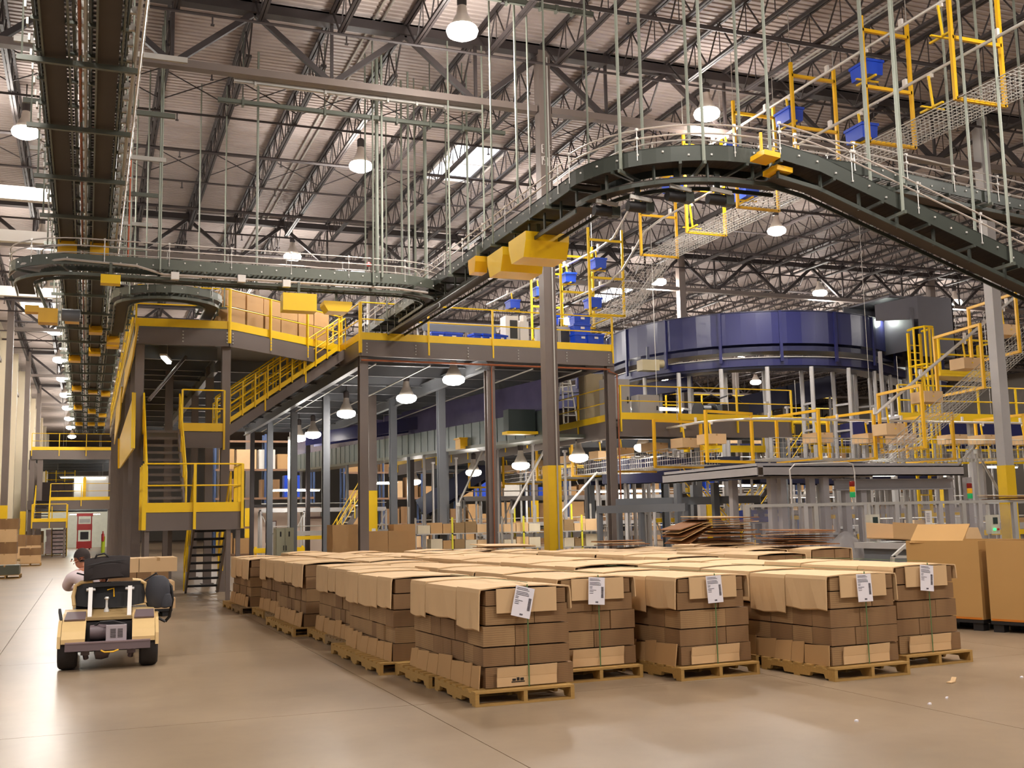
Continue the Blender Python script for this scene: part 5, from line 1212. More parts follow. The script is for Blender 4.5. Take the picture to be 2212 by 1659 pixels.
put('drum', M().lathe((20.2, 33, ZP+.42), [(.05, -.3), (.42, -.3), (.42, -.26), (.3, -.24), (.3, .24), (.42, .26), (.42, .3), (.05, .3)], 20, 'x'), BLACK, dm, True); put('case', M().span(20.8, 21.9, 32.8, 33.4, ZP, ZP+.75), BLACK, dm); put('hose', M().path([(20, 32.8, ZP+.9), (20.3, 32.7, ZP+1.05), (20.7, 32.8, ZP+.95), (21.2, 32.9, ZP+1.1), (21.8, 33, ZP+.8)], .03), BLACK, dm, True)
for i, (px, py) in enumerate(((560, 960), (590, 1000))): pass
for i, (px, py, Y) in enumerate(((1250, 990, 34.5), (1390, 968, 34.5), (1125, 1007, 38), (1023, 1022, 44), (895, 1042, 55), (1840, 780, 46))):
    p = PY(px, py, Y); bay_lamp(p, '%s hanging lamp from the left below the middle platform' % ['fourth', 'fifth', 'third', 'second', 'first', 'last'][i], ZP-.3 if i < 5 else ZD-.1, .12, sc=.95)
# ribbed side of the sorter that runs back under the mezzanine
rb = thing('ribbed_sorter', 'long slate sorter with ribbed sides running back under the mezzanine', 'sorter', (14.2, 34, 4.6))
SLATE = mat('slate_green', '#5f6b6a', .4, .2, .1)
a, b = V((14.7, 33.5, 4.75)), V((11.6, 66, 5.2)); d = unit(b-a)
put('side_panel', M().bar(a+V((0, 0, .3)), b+V((0, 0, .3)), .04, .9), SLATE, rb)
for i in range(44): c = lerp(a, b, i/43)-side_of(d)*-.04; put('rib', M().bar(c-V((0, 0, .15))-side_of(d)*.06, c+V((0, 0, .75))-side_of(d)*.06, .035, .05, d), SLATE, rb)
put('deck', M().bar(a-V((-.5, 0, .2)), b-V((-.5, 0, .2)), 1.2, .12), GREENGREY, rb)
put('clear_hood', M().bar(a+V((.1, 0, 1.3)), b+V((.1, 0, 1.3)), .03, 1.1), mat('purple_film', '#55506e', .15, 0, .25, scale=2), rb)
for i in range(8): c = lerp(a, b, i/7.5+.02); put('leg', M().span(c.x-.06, c.x+.06, c.y-.06, c.y+.06, 0, c.z-.2), STEELB, rb)
yb = thing('yellow_drive_box', 'yellow drive box hanging below the ribbed sorter', 'machine guard', PY(1012, 960, 41)); drive = V(yb.location); put('housing', M().box(drive, (.9, .6, .38)), YELO, yb); put('lid', M().box(drive+V((0, 0, .22)), (1.0, .7, .06)), YELO, yb)
mon = thing('dark_monitor_box', 'dark green machine box with yellow foot rail behind the tall column', 'machine', PY(1122, 915, 35)); p = V(mon.location)
put('body', M().box(p+V((0, 0, .1)), (1.0, .5, .75)), mat('bottle_green', '#23302d', .4), mon); put('foot_rail', M().box(p-V((0, .05, .34)), (1.15, .5, .1)), YEL, mon)
sl2 = thing('step_ladder', 'grey step ladder standing on the middle platform', 'ladder', (15.2, 34.4, ZP)); 
for k in (-.3, .3):
    put('front_leg', M().bar((16.4+k, 36, ZP), (16.4+k*.5, 36.4, ZP+2.0), .06, .04, (0, 1, 0)), GALV, sl2); put('rear_leg', M().bar((16.4+k, 37, ZP), (16.4+k*.5, 36.5, ZP+2.0), .05, .03, (0, 1, 0)), GALV, sl2)
for i in range(6): put('step', M().box((16.4, 36+.06*i+.05, ZP+.3+i*.3), (.55-.04*i, .14, .03)), GALV, sl2)
# ================================================================ carton carriers on the gantry
gp = thing('gantry_platform', 'grey steel gantry platform under the carton carriers', 'platform', (18, 26, 0))
GREYB = mat('gantry_grey', '#aaa5a5', .45, .05, .08)
put('deck', M().span(15.9, 22.5, 23.6, 28.4, 2.98, 3.06), GREYB, gp)
put('edge_beam', M().chan((16.0, 23.5, 2.85), (22.5, 23.5, 2.85), .12, .26, .03), GREYB, gp); put('edge_beam', M().chan((15.9, 23.5, 2.85), (15.9, 28.4, 2.85), .12, .26, .03, -1), GREYB, gp)
put('lower_beam', M().ibeam((18.5, 23.9, 2.5), (22.5, 23.9, 2.5), .16, .3, .03), GREYB, gp)
for px, Y in ((1668, 24.2), (1690, 24.0), (1752, 23.9), (1782, 23.8), (1828, 24), (1862, 24), (2050, 24.2), (2092, 24.4), (1585, 25.5), (1465, 27.5), (1545, 27), (1500, 29)):
    p = PY(px, 1080, Y); put('leg', M().span(p.x-.09, p.x+.09, Y-.09, Y+.09, 0, 2.7), GREYB if px > 1560 else STEELB, gp)
for i in range(5): put('cross_joist', M().bar((16, 24.4+i*.9, 2.9), (22.4, 24.4+i*.9, 2.9), .08, .14), GREYB, gp)
for i, (a, b) in enumerate((((1330, 1050), (1640, 1032)), ((1290, 1052), (1480, 1030)))):
    pa, pb = PY(*a, 29), PY(*b, 26.5); t = thing('blue_grey_portal', ['blue-grey portal beam on legs below the carton carriers', 'second blue-grey portal beam nearer the mezzanine column'][i], 'portal', (pa.x, pa.y, 0)); pb.z = pa.z = 2.2-.2*i
    put('beam', M().bar(pa, pb, .16, .22), STEELB, t)
    for f_ in (.02, .5, .98): c = lerp(pa, pb, f_); put('leg', M().span(c.x-.07, c.x+.07, c.y-.07, c.y+.07, 0, c.z-.1), STEELB, t)
trk = [(17.7, 62, 4.65), (17.7, 29.6, 4.65)] + [tuple(q_) for q_ in arc(19.5, 29.6, 4.65, 1.8, 180, 270, 8)[1:]] + [(30, 27.8, 4.65)]
tt = thing('carrier_track', 'bright tube track carrying cartons around the grey gantry', 'track', trk[0]); put('tube', M().path(trk, .04, 8), CHROME, tt, True)
for p, d in resample(trk, 2.5): put('suspension_clip', M().box(p+V((0, 0, .09)), (.06, .06, .18)), WHITE, tt)
i0, i1 = PY(1890, 895, 26.2), PY(2200, 635, 26.2)
trk2 = [tuple(i0), tuple(i1)]; t2 = thing('carrier_track', 'bright tube track climbing steeply to the right edge', 'track', i0); put('tube', M().path([i0, i1], .05, 8), CHROME, t2, True)
for p, d in resample(trk2, 2.2): put('suspension_clip', M().box(p+V((0, 0, .1)), (.1, .05, .2)), WHITE, t2)
def cframe(c, ang, w, z0, h, label, m_=YELO, group='yellow frames of the carton track'):
    c = V((c[0], c[1], 0)); s_ = V((math.cos(ang), math.sin(ang), 0))*(w/2); t = thing('track_gantry', label, 'gantry', (c.x, c.y, z0), group=group)
    for k in (-1, 1): put('post', M().bar(c+s_*k+V((0, 0, z0)), c+s_*k+V((0, 0, z0+h)), .08, .08, s_), m_, t)
    for z in (z0+.04, z0+h-.04): put('crossbar', M().bar(c-s_+V((0, 0, z)), c+s_+V((0, 0, z)), .08, .08), m_, t)
    put('hanger_rod', M().tube(c+V((0, 0, z0+h)), c+V((0, 0, z0+h+1.0)), .012, 4), GALV, t)
for i, (x, y, a, w) in enumerate(((17.8, 27.75, .25, 1.95), (17.75, 30.7, .2, 2.0), (17.6, 33.5, .15, 1.8), (17.6, 36.8, .1, 1.8), (17.6, 40.2, .1, 1.8), (17.6, 44, .1, 1.8), (17.6, 48.5, .1, 1.8))):
    cframe((x, y), a, w, 3.3, 1.55, '%s yellow carton frame counting back from the gantry corner' % od[i])
for i, (x, w, m_) in enumerate(((20.3, 2.0, YELO), (22.3, 2.1, YELO), (25.4, 2.0, YELO), (28.4, 2.0, YELO))): cframe((x, 27.85), R(90)+.05, w, 3.35, 1.52, '%s yellow carton frame from the gantry corner to the right' % od[i], m_)
for i, (px, py, h) in enumerate(((1950, 975, 1.9), (2075, 850, 2.0), (2150, 775, 1.9))):
    p = PY(px, py, 26.2); cframe((p.x, 26.2), R(80), 2.4, p.z, h, '%s amber frame of the climbing carton track' % od[i])
for i, y in enumerate((28.6, 30.2, 32.2, 34.6, 36.3, 39, 42, 46)):
    carrier(y, 4.62, '%s yellow carton carrier back from the gantry corner' % od[i], 17.7)
    carton((17.7, y, 3.92), .66, .62, .30, R(8*(i % 3)), '%s carton riding back from the gantry corner' % od[i], group='cartons riding the track', m_=CARD)
for i, x in enumerate((21.0, 22.9, 24.2, 26.3, 27.6, 29.4)):
    t = carrier(27.8, 4.62, '%s yellow carton carrier right of the gantry corner' % od[i], x)
    carton((x, 27.8, 3.92), .62, .7, .30, R(5*(i % 3)), '%s carton riding right of the gantry corner' % od[i], group='cartons riding the track', m_=CARD)
for i, f_ in enumerate((.08, .33, .6, .88)):
    p = lerp(i0, i1, f_); carrier(p.y, p.z-.05, '%s yellow carrier on the climbing track' % od[i], p.x); carton((p.x, p.y, p.z-.95), .7, .62, .34, 0, '%s carton on the climbing track from below' % od[i], group='cartons on the climbing track', m_=CARD)
mesh_strip([(17.7, 44, 3.36), (17.7, 29.6, 3.36)], [(-.9, .5), (-.9, 0), (.9, 0), (.9, .5)], 'wire mesh trough under the carton frames beside the mezzanine', per=.16)
mesh_strip([(18.6, 27.8, 3.4), (30, 27.8, 3.4)], [(-.9, 0), (.9, 0), (.9, .6)], 'wire mesh trough under the carton frames to the right', per=.16)
mesh_strip([tuple(i0-V((0, 0, 1.6))), tuple(i1-V((0, 0, 1.6)))], [(-.9, .0), (.9, 0), (.9, .9)], 'wire mesh trough under the climbing carton track', per=.16)
cw = thing('cable_loop', 'white cable hanging in a loop from the grey gantry', 'cable', PY(1707, 1010, 23.42)); put('cable', M().path([PY(x, y, 23.42) for x, y in ((1710, 1092), (1708, 1040), (1706, 1015), (1716, 1003), (1760, 1001), (1830, 999), (1842, 1003), (1846, 1020), (1848, 1090))], .02, 6), WHITE, cw, True)
# ================================================================ clear machine guards on the floor
def clear():
    m = bpy.data.materials.new('clear_polycarbonate'); m.use_nodes = True; N = m.node_tree.nodes; L = m.node_tree.links
    b = N['Principled BSDF']; b.inputs['Base Color'].default_value = lin('#a9a4ac'); b.inputs['Roughness'].default_value = .12; b.inputs['Alpha'].default_value = .15
    return m
CLEAR = clear()
gy = 21.5
gf = thing('machine_guard', 'grey framed clear plastic machine guard behind the cardboard piles', 'machine guard', (14, gy, 0))
xs = [PY(px, 1100, gy).x for px in (1612, 1738, 1760, 1868, 1892, 1935, 1962, 2030, 2080, 2115, 2190)]
put('top_bar', M().bar((xs[0], gy, 1.95), (xs[-1]+.4, gy, 1.97), .09, .07), GALV, gf); put('bottom_bar', M().bar((xs[0], gy, .15), (xs[-1], gy, .15), .07, .06), GALV, gf)
for i, x in enumerate(xs): put('post', M().span(x-.06, x+.06, gy-.05, gy+.05, 0, 1.95), GALV if i % 2 == 0 else LGREY, gf)
for i in range(len(xs)-1):
    put('pane', M().span(xs[i]+.06, xs[i+1]-.06, gy-.006, gy+.006, .18, 1.9), CLEAR, gf)
for i, (px, lab) in enumerate(((1880, 'grey control box with green button below the left signal light'), (2138, 'grey control box below the right signal light'))):
    x = PY(px, 1130, 20.9).x; z = PY(px, 1130, 20.9).z; t = thing('control_box', lab, 'control box', (x, 20.9, 0))
    put('stand', M().span(x-.03, x+.03, 20.9, 20.96, 0, z+.45), GALV, t); b_ = put('box', M().span(x-.13, x+.13, 20.72, 20.9, z-.26, z+.2), mat('box_beige', '#c4bfae', .5), t)
    put('screen', M().span(x-.07, x+.07, 20.71, 20.72, z-.02, z+.14), mat('dark_screen', '#20302a', .2), b_); put('button', M().lathe((x-.05, 20.7, z-.15), [(.005, -.02), (.03, -.02), (.03, .02), (.005, .02)], 10, 'y'), mat('green_led', '#28e070', .4, emit=2.5), b_)
    put('emergency_stop', M().lathe((x+.06, 20.7, z-.15), [(.005, -.02), (.025, -.02), (.025, .02), (.005, .02)], 10, 'y'), RED, b_)
    st_ = thing('signal_light', ['left', 'right'][i]+' stack signal light with red amber and green segments', 'signal light', (x, 20.9, 1.96))
    st_.location = (x+.02, 21.5, 1.98)
    put('pole', M().tube((x+.02, 21.5, 1.98), (x+.02, 21.5, z+.62), .015), GALV, st_)
    for k, (mm, nm) in enumerate(((mat('sig_green', '#1f9a58', .3, emit=.3), 'green_segment'), (mat('sig_amber', '#d89a18', .3, emit=.25), 'amber_segment'), (mat('sig_red', '#8a1f18', .3), 'red_segment'))): put(nm, M().lathe((x+.02, 21.5, z+.62+.13*k), [(.06, 0), (.065, .01), (.065, .12), (.06, .125)], 12), mm, st_, True)
pn = thing('posted_notice', 'white paper notice curling on the clear guard', 'paper', PY(2006, 1118, gy-.06)); p = V(pn.location); put('sheet', M().box(p, (.2, .012, .34)).box(p+V((.09, -.03, -.17)), (.1, .05, .06)), WHITE, pn)
pl = M()
for i in range(6): pl.box(p+V((-.02, -.0075, .1-.04*i)), (.1, .003, .012))
put('printed_lines', pl, INK, pn)
bagm = thing('plastic_bag', 'clear plastic sheet bundled behind the clear guard', 'plastic sheet', PY(1828, 1180, 22.3)); p = V((bagm.location.x, 22.3, 0)); bagm.location = p
put('film', M().lathe(p, [(.5, .02), (.6, .3), (.48, .7), (.40, 1.0), (.14, 1.25), (.03, 1.3)], 14), mat('milky_film', '#c4c0bc', .3, 0, .2, scale=5, bump=.5, alpha=.4), bagm, True)
# grey bin, carton tray and steel frame right of the guard
bn = thing('carton_tray', 'large open brown carton lying on a grey machine bed', 'box', PY(2010, 1172, 19.3)); q0 = PY(1928, 1128, 19.2); q1 = PY(2085, 1138, 18.2); 
put('long_side', M().hexa([q0-V((0, 0, .36)), q1-V((0, 0, .36)), q1+V((.02, .02, -.36)), q0+V((.02, .02, -.36)), q0, q1, q1+V((.02, .02, 0)), q0+V((.02, .02, 0))]), CARD2, bn); put('back_side', M().hexa([q0+V((.1, 1.0, -.36)), q1+V((.1, 1.0, -.36)), q1+V((.12, 1.02, -.36)), q0+V((.12, 1.02, -.36)), q0+V((.1, 1.0, 0)), q1+V((.1, 1.0, 0)), q1+V((.12, 1.02, 0)), q0+V((.12, 1.02, 0))]), CARD, bn)
put('base', M().hexa([q0-V((0, 0, .36)), q1-V((0, 0, .36)), q1+V((.1, 1, -.36)), q0+V((.1, 1, -.36)), q0-V((0, 0, .34)), q1-V((0, 0, .34)), q1+V((.1, 1, -.34)), q0+V((.1, 1, -.34))]), CARD2, bn); put('flap', M().hexa([q1-V((0, 0, .36)), q1+V((.45, -.05, -.4)), q1+V((.5, .5, -.4)), q1+V((.05, .5, -.36)), q1-V((0, 0, .02)), q1+V((.3, -.05, -.02)), q1+V((.35, .5, -.02)), q1+V((.05, .5, -.02))]), CARD, bn)
mb2 = thing('machine_bed', 'grey machine bed under the open carton', 'machine', (q0.x+1, 19.2, 0)); put('bed', M().span(q0.x-.1, q1.x+.9, 18.6, 20.4, .95, 1.08), LGREY, mb2); put('skirt', M().span(q0.x, q1.x+.8, 18.7, 18.8, .1, .95), STEELB, mb2)
for x in (q0.x, q1.x+.7): put('leg', M().span(x, x+.1, 18.7, 20.2, 0, .95), STEELB, mb2)
fr_ = thing('steel_stand', 'bare slanted steel frame between the guard and the bulk boxes', 'frame', PY(1960, 1190, 17.5)); f = [PY(x, y, 17.2) for x, y in ((1928, 1203), (1958, 1176), (2000, 1178), (2000, 1203))]
for a, b in zip(f, f[1:]+f[:1]): put('bar', M().bar(a, b, .05, .05), GALV, fr_)
for x in (f[0], f[3]): put('leg', M().bar(x, (x.x, x.y+.1, .01), .06, .06, (0, 1, 0)), GALV, fr_)
flat_pile((22.5, 21.9), 4, 1.4, .9, 14, 'flattened cartons on top of the guard at far right', z0=1.99)
# ================================================================ under and behind the mezzanine
ofw = thing('wall_office', kind='structure', loc=PY(620, 1190, 60))
a, b = PY(548, 1190, 60), PY(692, 1190, 60)
put('wall_panel', M().span(a.x, b.x, 60, 60.15, 0, 2.75), mat('office_wall', '#d8c3b4', .6, 0, .04), ofw); put('cap', M().span(a.x, b.x, 59.9, 60.2, 2.75, 2.9), DARK, ofw)
dx = PY(657, 1150, 60).x
d1 = thing('door_1', kind='structure', loc=(dx, 59.9, 0)); put('frame', M().span(dx, dx+.12, 59.85, 60, 0, 2.2).span(dx+1.0, dx+1.12, 59.85, 60, 0, 2.2).span(dx, dx+1.12, 59.85, 60, 2.1, 2.2), mat('door_frame_brown', '#5a3d35', .5), d1); put('leaf', M().span(dx+.12, dx+1.0, 59.92, 59.98, 0, 2.1), MATS['office_wall'], d1)
p = PY(584, 1190, 56); es = thing('easel_board', 'small board on an easel in front of the office wall', 'board', (p.x, 56, 0)); put('board', M().span(p.x-.25, p.x+.3, 56, 56.04, .9, 2.0), MATS['door_frame_brown'], es); put('panel', M().span(p.x-.2, p.x+.25, 55.98, 56, .95, 1.95), LGREY, es)
for k in (-.2, .25): put('leg', M().bar((p.x+k*1.4, 55.8, 0), (p.x+k, 56, 1.0), .04, .04, (0, 1, 0)), BLACK, es)
yr = thing('floor_guard_rail', 'low yellow guard rail along the office wall', 'railing', PZ(560, 1186)); q0 = PY(548, 1183, 57); put('rail', M().bar((q0.x, 57, .5), (q0.x+2.6, 57, .5), .1, .25), YEL, yr)
for k in (0.1, 1.3, 2.5): put('post', M().span(q0.x+k-.06, q0.x+k+.06, 57.05, 57.15, 0, .7), YEL, yr)
p = PY(615, 1195, 44); lk = thing('locker_cabinet', 'tall grey-green metal locker between the mezzanine columns', 'locker', (p.x, 44, 0)); LKM = mat('locker_green', '#a9a78f', .45, .05, .05)
put('body', M().span(p.x-.36, p.x+.36, 44, 44.6, .02, 1.65), LKM, lk)
for k in (-1, 1): dd_ = put('door', M().span(p.x+k*.17-.16, p.x+k*.17+.16, 43.97, 44, .05, 1.6), LKM, lk); put('vent', M().span(p.x+k*.17-.03, p.x+k*.17+.03, 43.96, 43.97, 1.3, 1.5), BLACK, dd_); put('handle', M().span(p.x+k*.05-.015, p.x+k*.05+.015, 43.94, 43.97, .75, .95), BLACK, dd_)
def stack_at(px, Y, w, hs, lab, n=1, m_=None, base=0):
    p = PY(px, 1150, Y)
    for i in range(n):
        z = base
        for j, h in enumerate(hs):
            carton((p.x+i*(w+.02), Y, z), w, w*.9, h, rnd.uniform(-.03, .03), '%s in the %s column of %s' % (['bottom carton', 'second carton up', 'third carton up', 'fourth carton up', 'fifth carton up'][j], od[i], lab), group=lab, m_=m_ or CARD2); z += h
stack_at(702, 29.2, .78, (.5, .45), 'the low carton wall by the column', 2)
stack_at(742, 33.0, .85, (.5, .5, .42, .3), 'the tall rear carton stack', 1)
stack_at(812, 33.2, .62, (.55, .5, .45), 'the carton stack right of the column', 2)
stack_at(868, 33.4, .7, (.55, .55, .6), 'the carton stack with the high top box', 1)
for i, (x, y) in enumerate(((5.5, 53), (9, 50))): bay_lamp((x, y, 5.7), '%s lamp added deep under the mezzanine to brighten it' % ['left', 'right'][i], ZM-.1, .2)  # added lamps that lift the dark rear part below the deck
p = PY(640, 1060, 56.5); t = thing('strip_light', 'strip light added to brighten the office wall', 'lamp', p); put('tube', M().box(p, (2.4, .12, .06)), TUBEM, t); put('housing', M().box(p+V((0, 0, .06)), (2.5, .18, .06)), WHITE, t); put('hanger', M().tube(p, (p.x, p.y, ZM-.05), .012, 4), GALV, t); point_light('strip_glow', (0, -.5, -.4), 200, (1, .95, .88), t, .4)  # added fixture that brightens the dim office wall
# pick line with boxes behind the loads
for k, (Y, x0, x1, lab) in enumerate(((36.5, 898, 1055, 'front'), (36.2, 1085, 1178, 'middle'), (35.2, 1215, 1300, 'right'))):
    pa, pb = PY(x0, 1150, Y).x, PY(x1, 1150, Y).x
    t = thing('pick_rack', '%s grey pick rack with carton rows behind the mezzanine columns' % lab, 'rack', (pa, Y, 0))
    for z in (.25, .8, 1.35): put('shelf', M().span(pa, pb, Y, Y+.9, z-.04, z), GALV, t)
    n = max(2, round((pb-pa)/1.2))
    for i in range(n+1):
        x = pa+(pb-pa)*i/n
        for yy in (Y, Y+.86): put('post', M().span(x-.03, x+.03, yy, yy+.04, 0, 1.9 if yy == Y else 2.3), mat('lime_post', '#d8d23a', .4) if i % 2 else GALV, t)
    j = 0; x = pa+.25
    while x < pb-.2:
        w = rnd.uniform(.35, .55)
        for z in (.25, .8, 1.35):
            if rnd.random() < .9:
                h = rnd.uniform(.25, .42); j += z == .25; carton((x+w/2-.15, Y+.35, z), w-.03, .5, h, 0, '%s small carton from the left on the %s shelf of the %s pick rack' % (nth(int((x-pa)/.3)+1), {.25: 'bottom', .8: 'middle', 1.35: 'top'}[z], lab), group='cartons on the %s pick rack' % lab, m_=rnd.choice((CARD, CARD2, PINE2, mat('pale_carton', '#cfc3a8', .7))), tape=False)
        x += w
# storage racks at the far back, full of boxes
RB = mat('rack_blue', '#3a4f78', .45); RO = mat('rack_red_box', '#b23a2e', .6); WB = mat('white_box', '#d9d5cc', .6)
def storage_rack(x0, y, w, levels, h, lab, seed):
    q = random.Random(seed); t = thing('storage_rack', lab, 'rack', (x0, y, 0)); n = round(w/2.7)
    for i in range(n+1):
        x = x0+w*i/n
        for yy in (y, y+1.0): put('upright', M().span(x-.06, x+.06, yy, yy+.1, 0, levels*h+.4), RB, t)
    for l in range(levels+1): put('beam', M().span(x0, x0+w, y-.03, y+.03, l*h-.13 if l else .02, l*h if l else .12), mat('rack_orange', '#8c6a50', .5), t); put('shelf', M().span(x0, x0+w, y, y+1.0, l*h-.02 if l else .1, l*h if l else .12), GALV, t)
    for l in range(levels):
        x = x0+.3
        while x < x0+w-1.0:
            bw = q.uniform(.7, 1.25); bh = q.uniform(.5, h-.35)
            if q.random() < .8:
                z = l*h+(.12 if l == 0 else 0); carton((x+bw/2, y+.5, z), bw, .8, bh, 0, '%s box on the %s level of the %s' % (nth(int((x-x0)/.9)+1), ['floor', 'second', 'third', 'top'][l], lab), group='boxes on the '+lab, m_=q.choice((CARD, CARD2, CARD2, WB, BUND, BUND, TOTE if l == 2 else CARD2)), tape=False)
            x += bw+q.uniform(.05, .3)
storage_rack(7.2, 68, 6, 4, 1.75, 'blue storage rack left behind the mezzanine', 1)
storage_rack(16.0, 72, 13.5, 4, 1.75, 'blue storage rack behind the middle platform', 2)
storage_rack(31.5, 76, 16, 4, 1.75, 'blue storage rack behind the blue conveyor', 3)
storage_rack(50.0, 68, 13.5, 4, 1.75, 'blue storage rack at the far right', 4)
# sorter lines and walkways filling the right background
def sorter_line(x0, x1, y, z, lab, yel=False, nav=False, seed=0):
    t = thing('sorter_line', lab, 'conveyor', (x0, y, 0)); q = random.Random(seed)
    mm = NAVY if nav else LGREY
    for k in (0, .8): put('side_rail', M().span(x0, x1, y+k, y+k+.05, z-.16, z+.06), mm, t)
    put('bed', M().span(x0, x1, y+.05, y+.8, z-.05, z-.02), DKBELT, t)
    put('guide_tube', M().tube((x0, y-.03, z+.3), (x1, y-.03, z+.3), .025, 5), CHROME, t)
    n = max(2, round((x1-x0)/2.6))
    for i in range(n+1):
        x = x0+(x1-x0)*i/n
        for yy in (y, y+.8): put('leg', M().span(x-.05, x+.05, yy, yy+.06, 0, z-.1), LGREY, t)
        put('brace', M().bar((x, y+.02, z-.2), (x+.5*(-1)**i, y+.02, max(.1, z-1.3)), .04, .04), GALV, t)
    if yel:
        put('yellow_skirt', M().span(x0, x1, y-.08, y-.04, z-.36, z-.18), YEL, t)
    if q.random() < .9:
        x = x0+.5; i = 0
        while x < x1-.5:
            w = q.uniform(.4, .7)
            if q.random() < .4: carton((x, y+.42, z), w, .5, q.uniform(.2, .4), 0, '%s carton from the left on the %s' % (nth(int((x-x0)/.45)+1), lab), group='cartons on the '+lab, m_=q.choice((CARD, CARD2, WB)), tape=False)
            x += w+q.uniform(.3, 2)
L_ = [(16.5, 30, 46, 1.1), (23, 40, 42, 1.9), (17, 34, 50, 2.9), (26, 46, 52, 4.0), (20, 44, 56, 5.0), (17, 40, 60, 1.6), (30, 56, 62, 3.1), (34, 60, 58, 6.2), (30, 52, 46, 2.3), (34, 54, 48, 5.6), (8.5, 15, 54, 1.4), (8.5, 15.2, 58, 2.6), (26, 36, 33, 1.0), (24, 34, 30, 1.25)]
PL = ['lowest near', 'second near', 'third', 'fourth', 'fifth', 'sixth', 'seventh', 'highest', 'right low', 'right high', 'left low', 'left high', 'right front', 'nearest right']
for i, (a, b, y, z) in enumerate(L_): sorter_line(a, b, y, z, '%s sorter line in the right background' % PL[i], i % 3 == 1, i in (4, 7, 9), i)
for i, (x0, x1, y, z) in enumerate(((23.5, 34, 40.5, 4.7), (24, 36, 46, 6.6), (36, 50, 44, 4.4), (27, 38, 31, 5.2))):
    t = thing('walkway', '%s yellow-railed catwalk in the right background' % ['left', 'upper', 'far right', 'near right'][i], 'walkway', (x0, y, 0)); put('deck', M().span(x0, x1, y, y+1, z-.1, z), GREYB, t); put('skirt', M().span(x0, x1, y-.03, y, z-.2, z+.1), YEL, t)
    n = round((x1-x0)/2)
    for j in range(n+1): x = x0+(x1-x0)*j/n; put('post', M().span(x-.04, x+.04, y-.04, y, z, z+1.1), YEL, t); (j % 2 == 0) and put('leg', M().span(x-.08, x+.08, y+.4, y+.56, 0, z-.1), LGREY, t)
    for zz in (.55, 1.1): put('rail', M().tube((x0, y-.02, z+zz), (x1, y-.02, z+zz), .03, 5), YEL, t)
stair((24.5, 38.8, 0), (28.5, 38.8, 4.6), .9, 16, 'yellow-railed stairs climbing in the right background')
stair((22.0, 33.4, 0), (19.6, 33.4, 2.6), .8, 10, 'yellow-railed stairs behind the clear guards')
p = PY(752, 1135, 52); stair((p.x-1.1, 52, .0), (p.x+.9, 52, 3.2), .85, 12, 'yellow stairs seen between the mezzanine columns', tread_m=GALV)
# loose diagonals and tall thin posts of the carrier supports
for i, (a, b, Y) in enumerate((((1105, 1105), (1185, 955), 36), ((1210, 1110), (1290, 1020), 35), ((2045, 1030), (2110, 960), 28), ((2110, 975), (2160, 1065), 28), ((990, 1090), (1060, 935), 42))):
    pa, pb = PY(*a, Y), PY(*b, Y); t = thing('diagonal_brace', '%s pale diagonal brace pipe in the middle ground from the left' % od[i], 'brace', pa); put('pipe', M().tube(pa, pb, .045, 6), GALV, t); put('foot', M().tube((pa.x, pa.y, 0), pa, .04, 6), GALV, t); put('clamp', M().box(pa, (.14, .14, .14)), GALV, t)
for i, (px, y0, Y) in enumerate(((1150, 960, 37), (1220, 975, 37), (1310, 1000, 40), (1075, 970, 42), (985, 990, 46), (935, 1000, 46), (1880, 1000, 33), (1655, 870, 34), (1925, 860, 33), (1700, 880, 34))):
    p = PY(px, y0, Y); solo('thin_post', M().tube((p.x, p.y, 0), (p.x, p.y, p.z), .05, 6).box((p.x, p.y, .02), (.22, .22, .04)).box((p.x, p.y, p.z), (.14, .14, .08)), LGREY, '%s slim grey support post standing in the middle ground' % ['first', 'second', 'third', 'fourth', 'fifth', 'sixth', 'seventh', 'eighth', 'ninth', 'tenth'][i], 'post', group='slim support posts', loc=(p.x, p.y, 0))
ls = thing('yellow_light_curtain', 'yellow and grey safety light column beside the cardboard pile', 'post', PY(1527, 1100, 25)); p = V((PY(1527, 1100, 25).x, 25, 0)); ls.location = p
put('grey_post', M().span(p.x-.2, p.x-.02, 25, 25.15, 0, 2.05), LGREY, ls); put('yellow_cover', M().span(p.x, p.x+.12, 24.95, 25.1, 0, 2.05), YEL, ls)
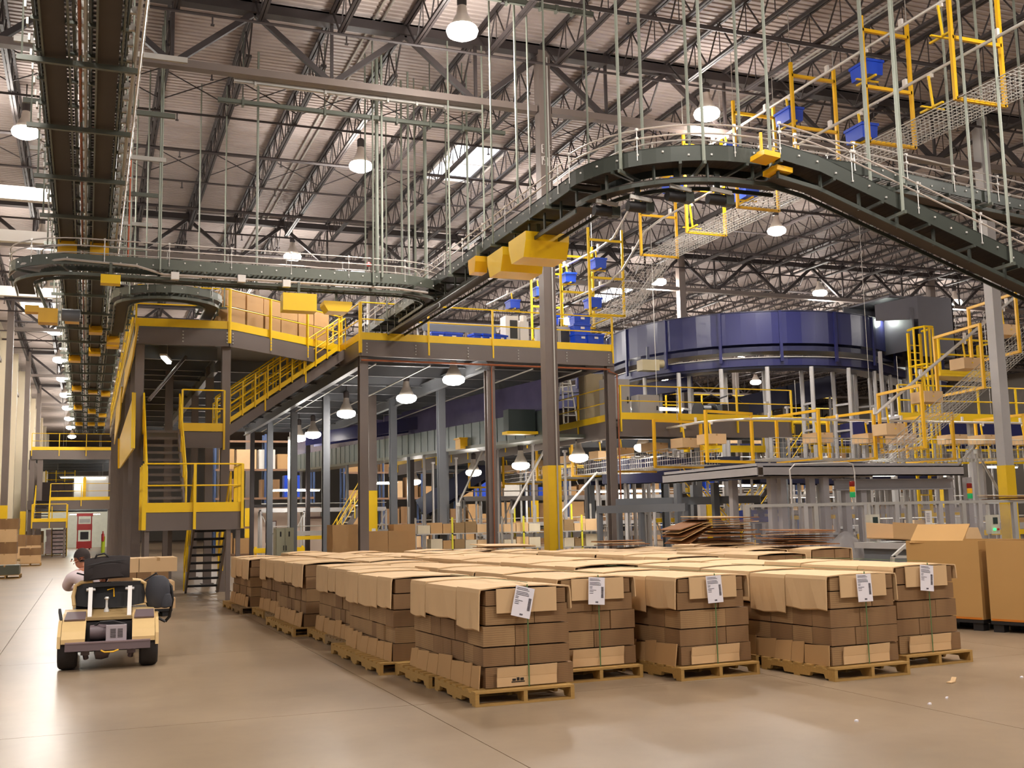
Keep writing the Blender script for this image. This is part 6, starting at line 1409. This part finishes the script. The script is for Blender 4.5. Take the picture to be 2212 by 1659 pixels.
# strip lights in the background levels
for i, (px, py, Y, w) in enumerate(((1420, 885, 37, 2.2), (1890, 1027, 30, 1.6), (1890, 715, 50, 2), (1360, 1062, 50, 4.5), (830, 1045, 50, 1.2), (2150, 1010, 45, 3), (1960, 900, 48, 2.5), (1600, 1050, 52, 3), (1140, 1080, 55, 3))):
    p = PY(px, py, Y); t = thing('strip_light', '%s fluorescent strip light among the background levels' % od[i], 'lamp', p); put('tube', M().box(p, (w, .12, .06)), TUBEM, t); put('housing', M().box(p+V((0, 0, .06)), (w+.1, .18, .06)), WHITE, t); put('hanger', M().tube(p, (p.x, p.y, ZD), .012, 4), GALV, t); point_light('strip_glow', (0, -.3, -.3), 110, (.95, .97, .9), t, .4)
p = PY(628, 985, 55); t = thing('glowing_white_column', 'tall white lit column left of the office, brightness put in as glow', 'lamp', (p.x, 55, 0)); put('post', M().span(p.x-.1, p.x+.1, 55.1, 55.3, 0, 6.2), LGREY, t); put('tube', M().span(p.x-.12, p.x+.12, 55, 55.1, 4.1, 6.0), TUBEM, t)  # a white lit column; its brightness is put in as emission
# small extra totes on the right
for i, px in enumerate((1622, 1645, 1670)):
    p = PY(px, 1085, 26.5); tote((p.x, 26.5, 1.55), 0, '%s blue tote on the shelf behind the clear guard' % od[i], group='totes behind the clear guard', h=.34)
sh = thing('tote_shelf', 'grey shelf carrying blue totes behind the clear guard', 'shelf', (19, 26.4, 0)); p0, p1_ = PY(1610, 1085, 26.4).x, PY(1685, 1085, 26.4).x
for z in (.6, 1.1, 1.55): put('shelf_board', M().span(p0, p1_, 26.2, 26.8, z-.04, z), GALV, sh)
for x in (p0, p1_): put('upright', M().span(x-.04, x+.04, 26.2, 26.28, 0, 2.0), LGREY, sh)
bx = thing('far_booth', 'blue roofed sorter body right of the amber frames', 'sorter', (32, 30, 5)); put('body', M().span(29.5, 40, 36, 37.5, 4.9, 5.5), BLUE, bx); put('skirt', M().span(29.5, 40, 35.9, 36, 4.6, 4.8), YEL, bx)
for x in (30, 33, 36, 39): put('leg', M().span(x-.1, x+.1, 36.5, 36.7, 0, 4.9), LGREY, bx)
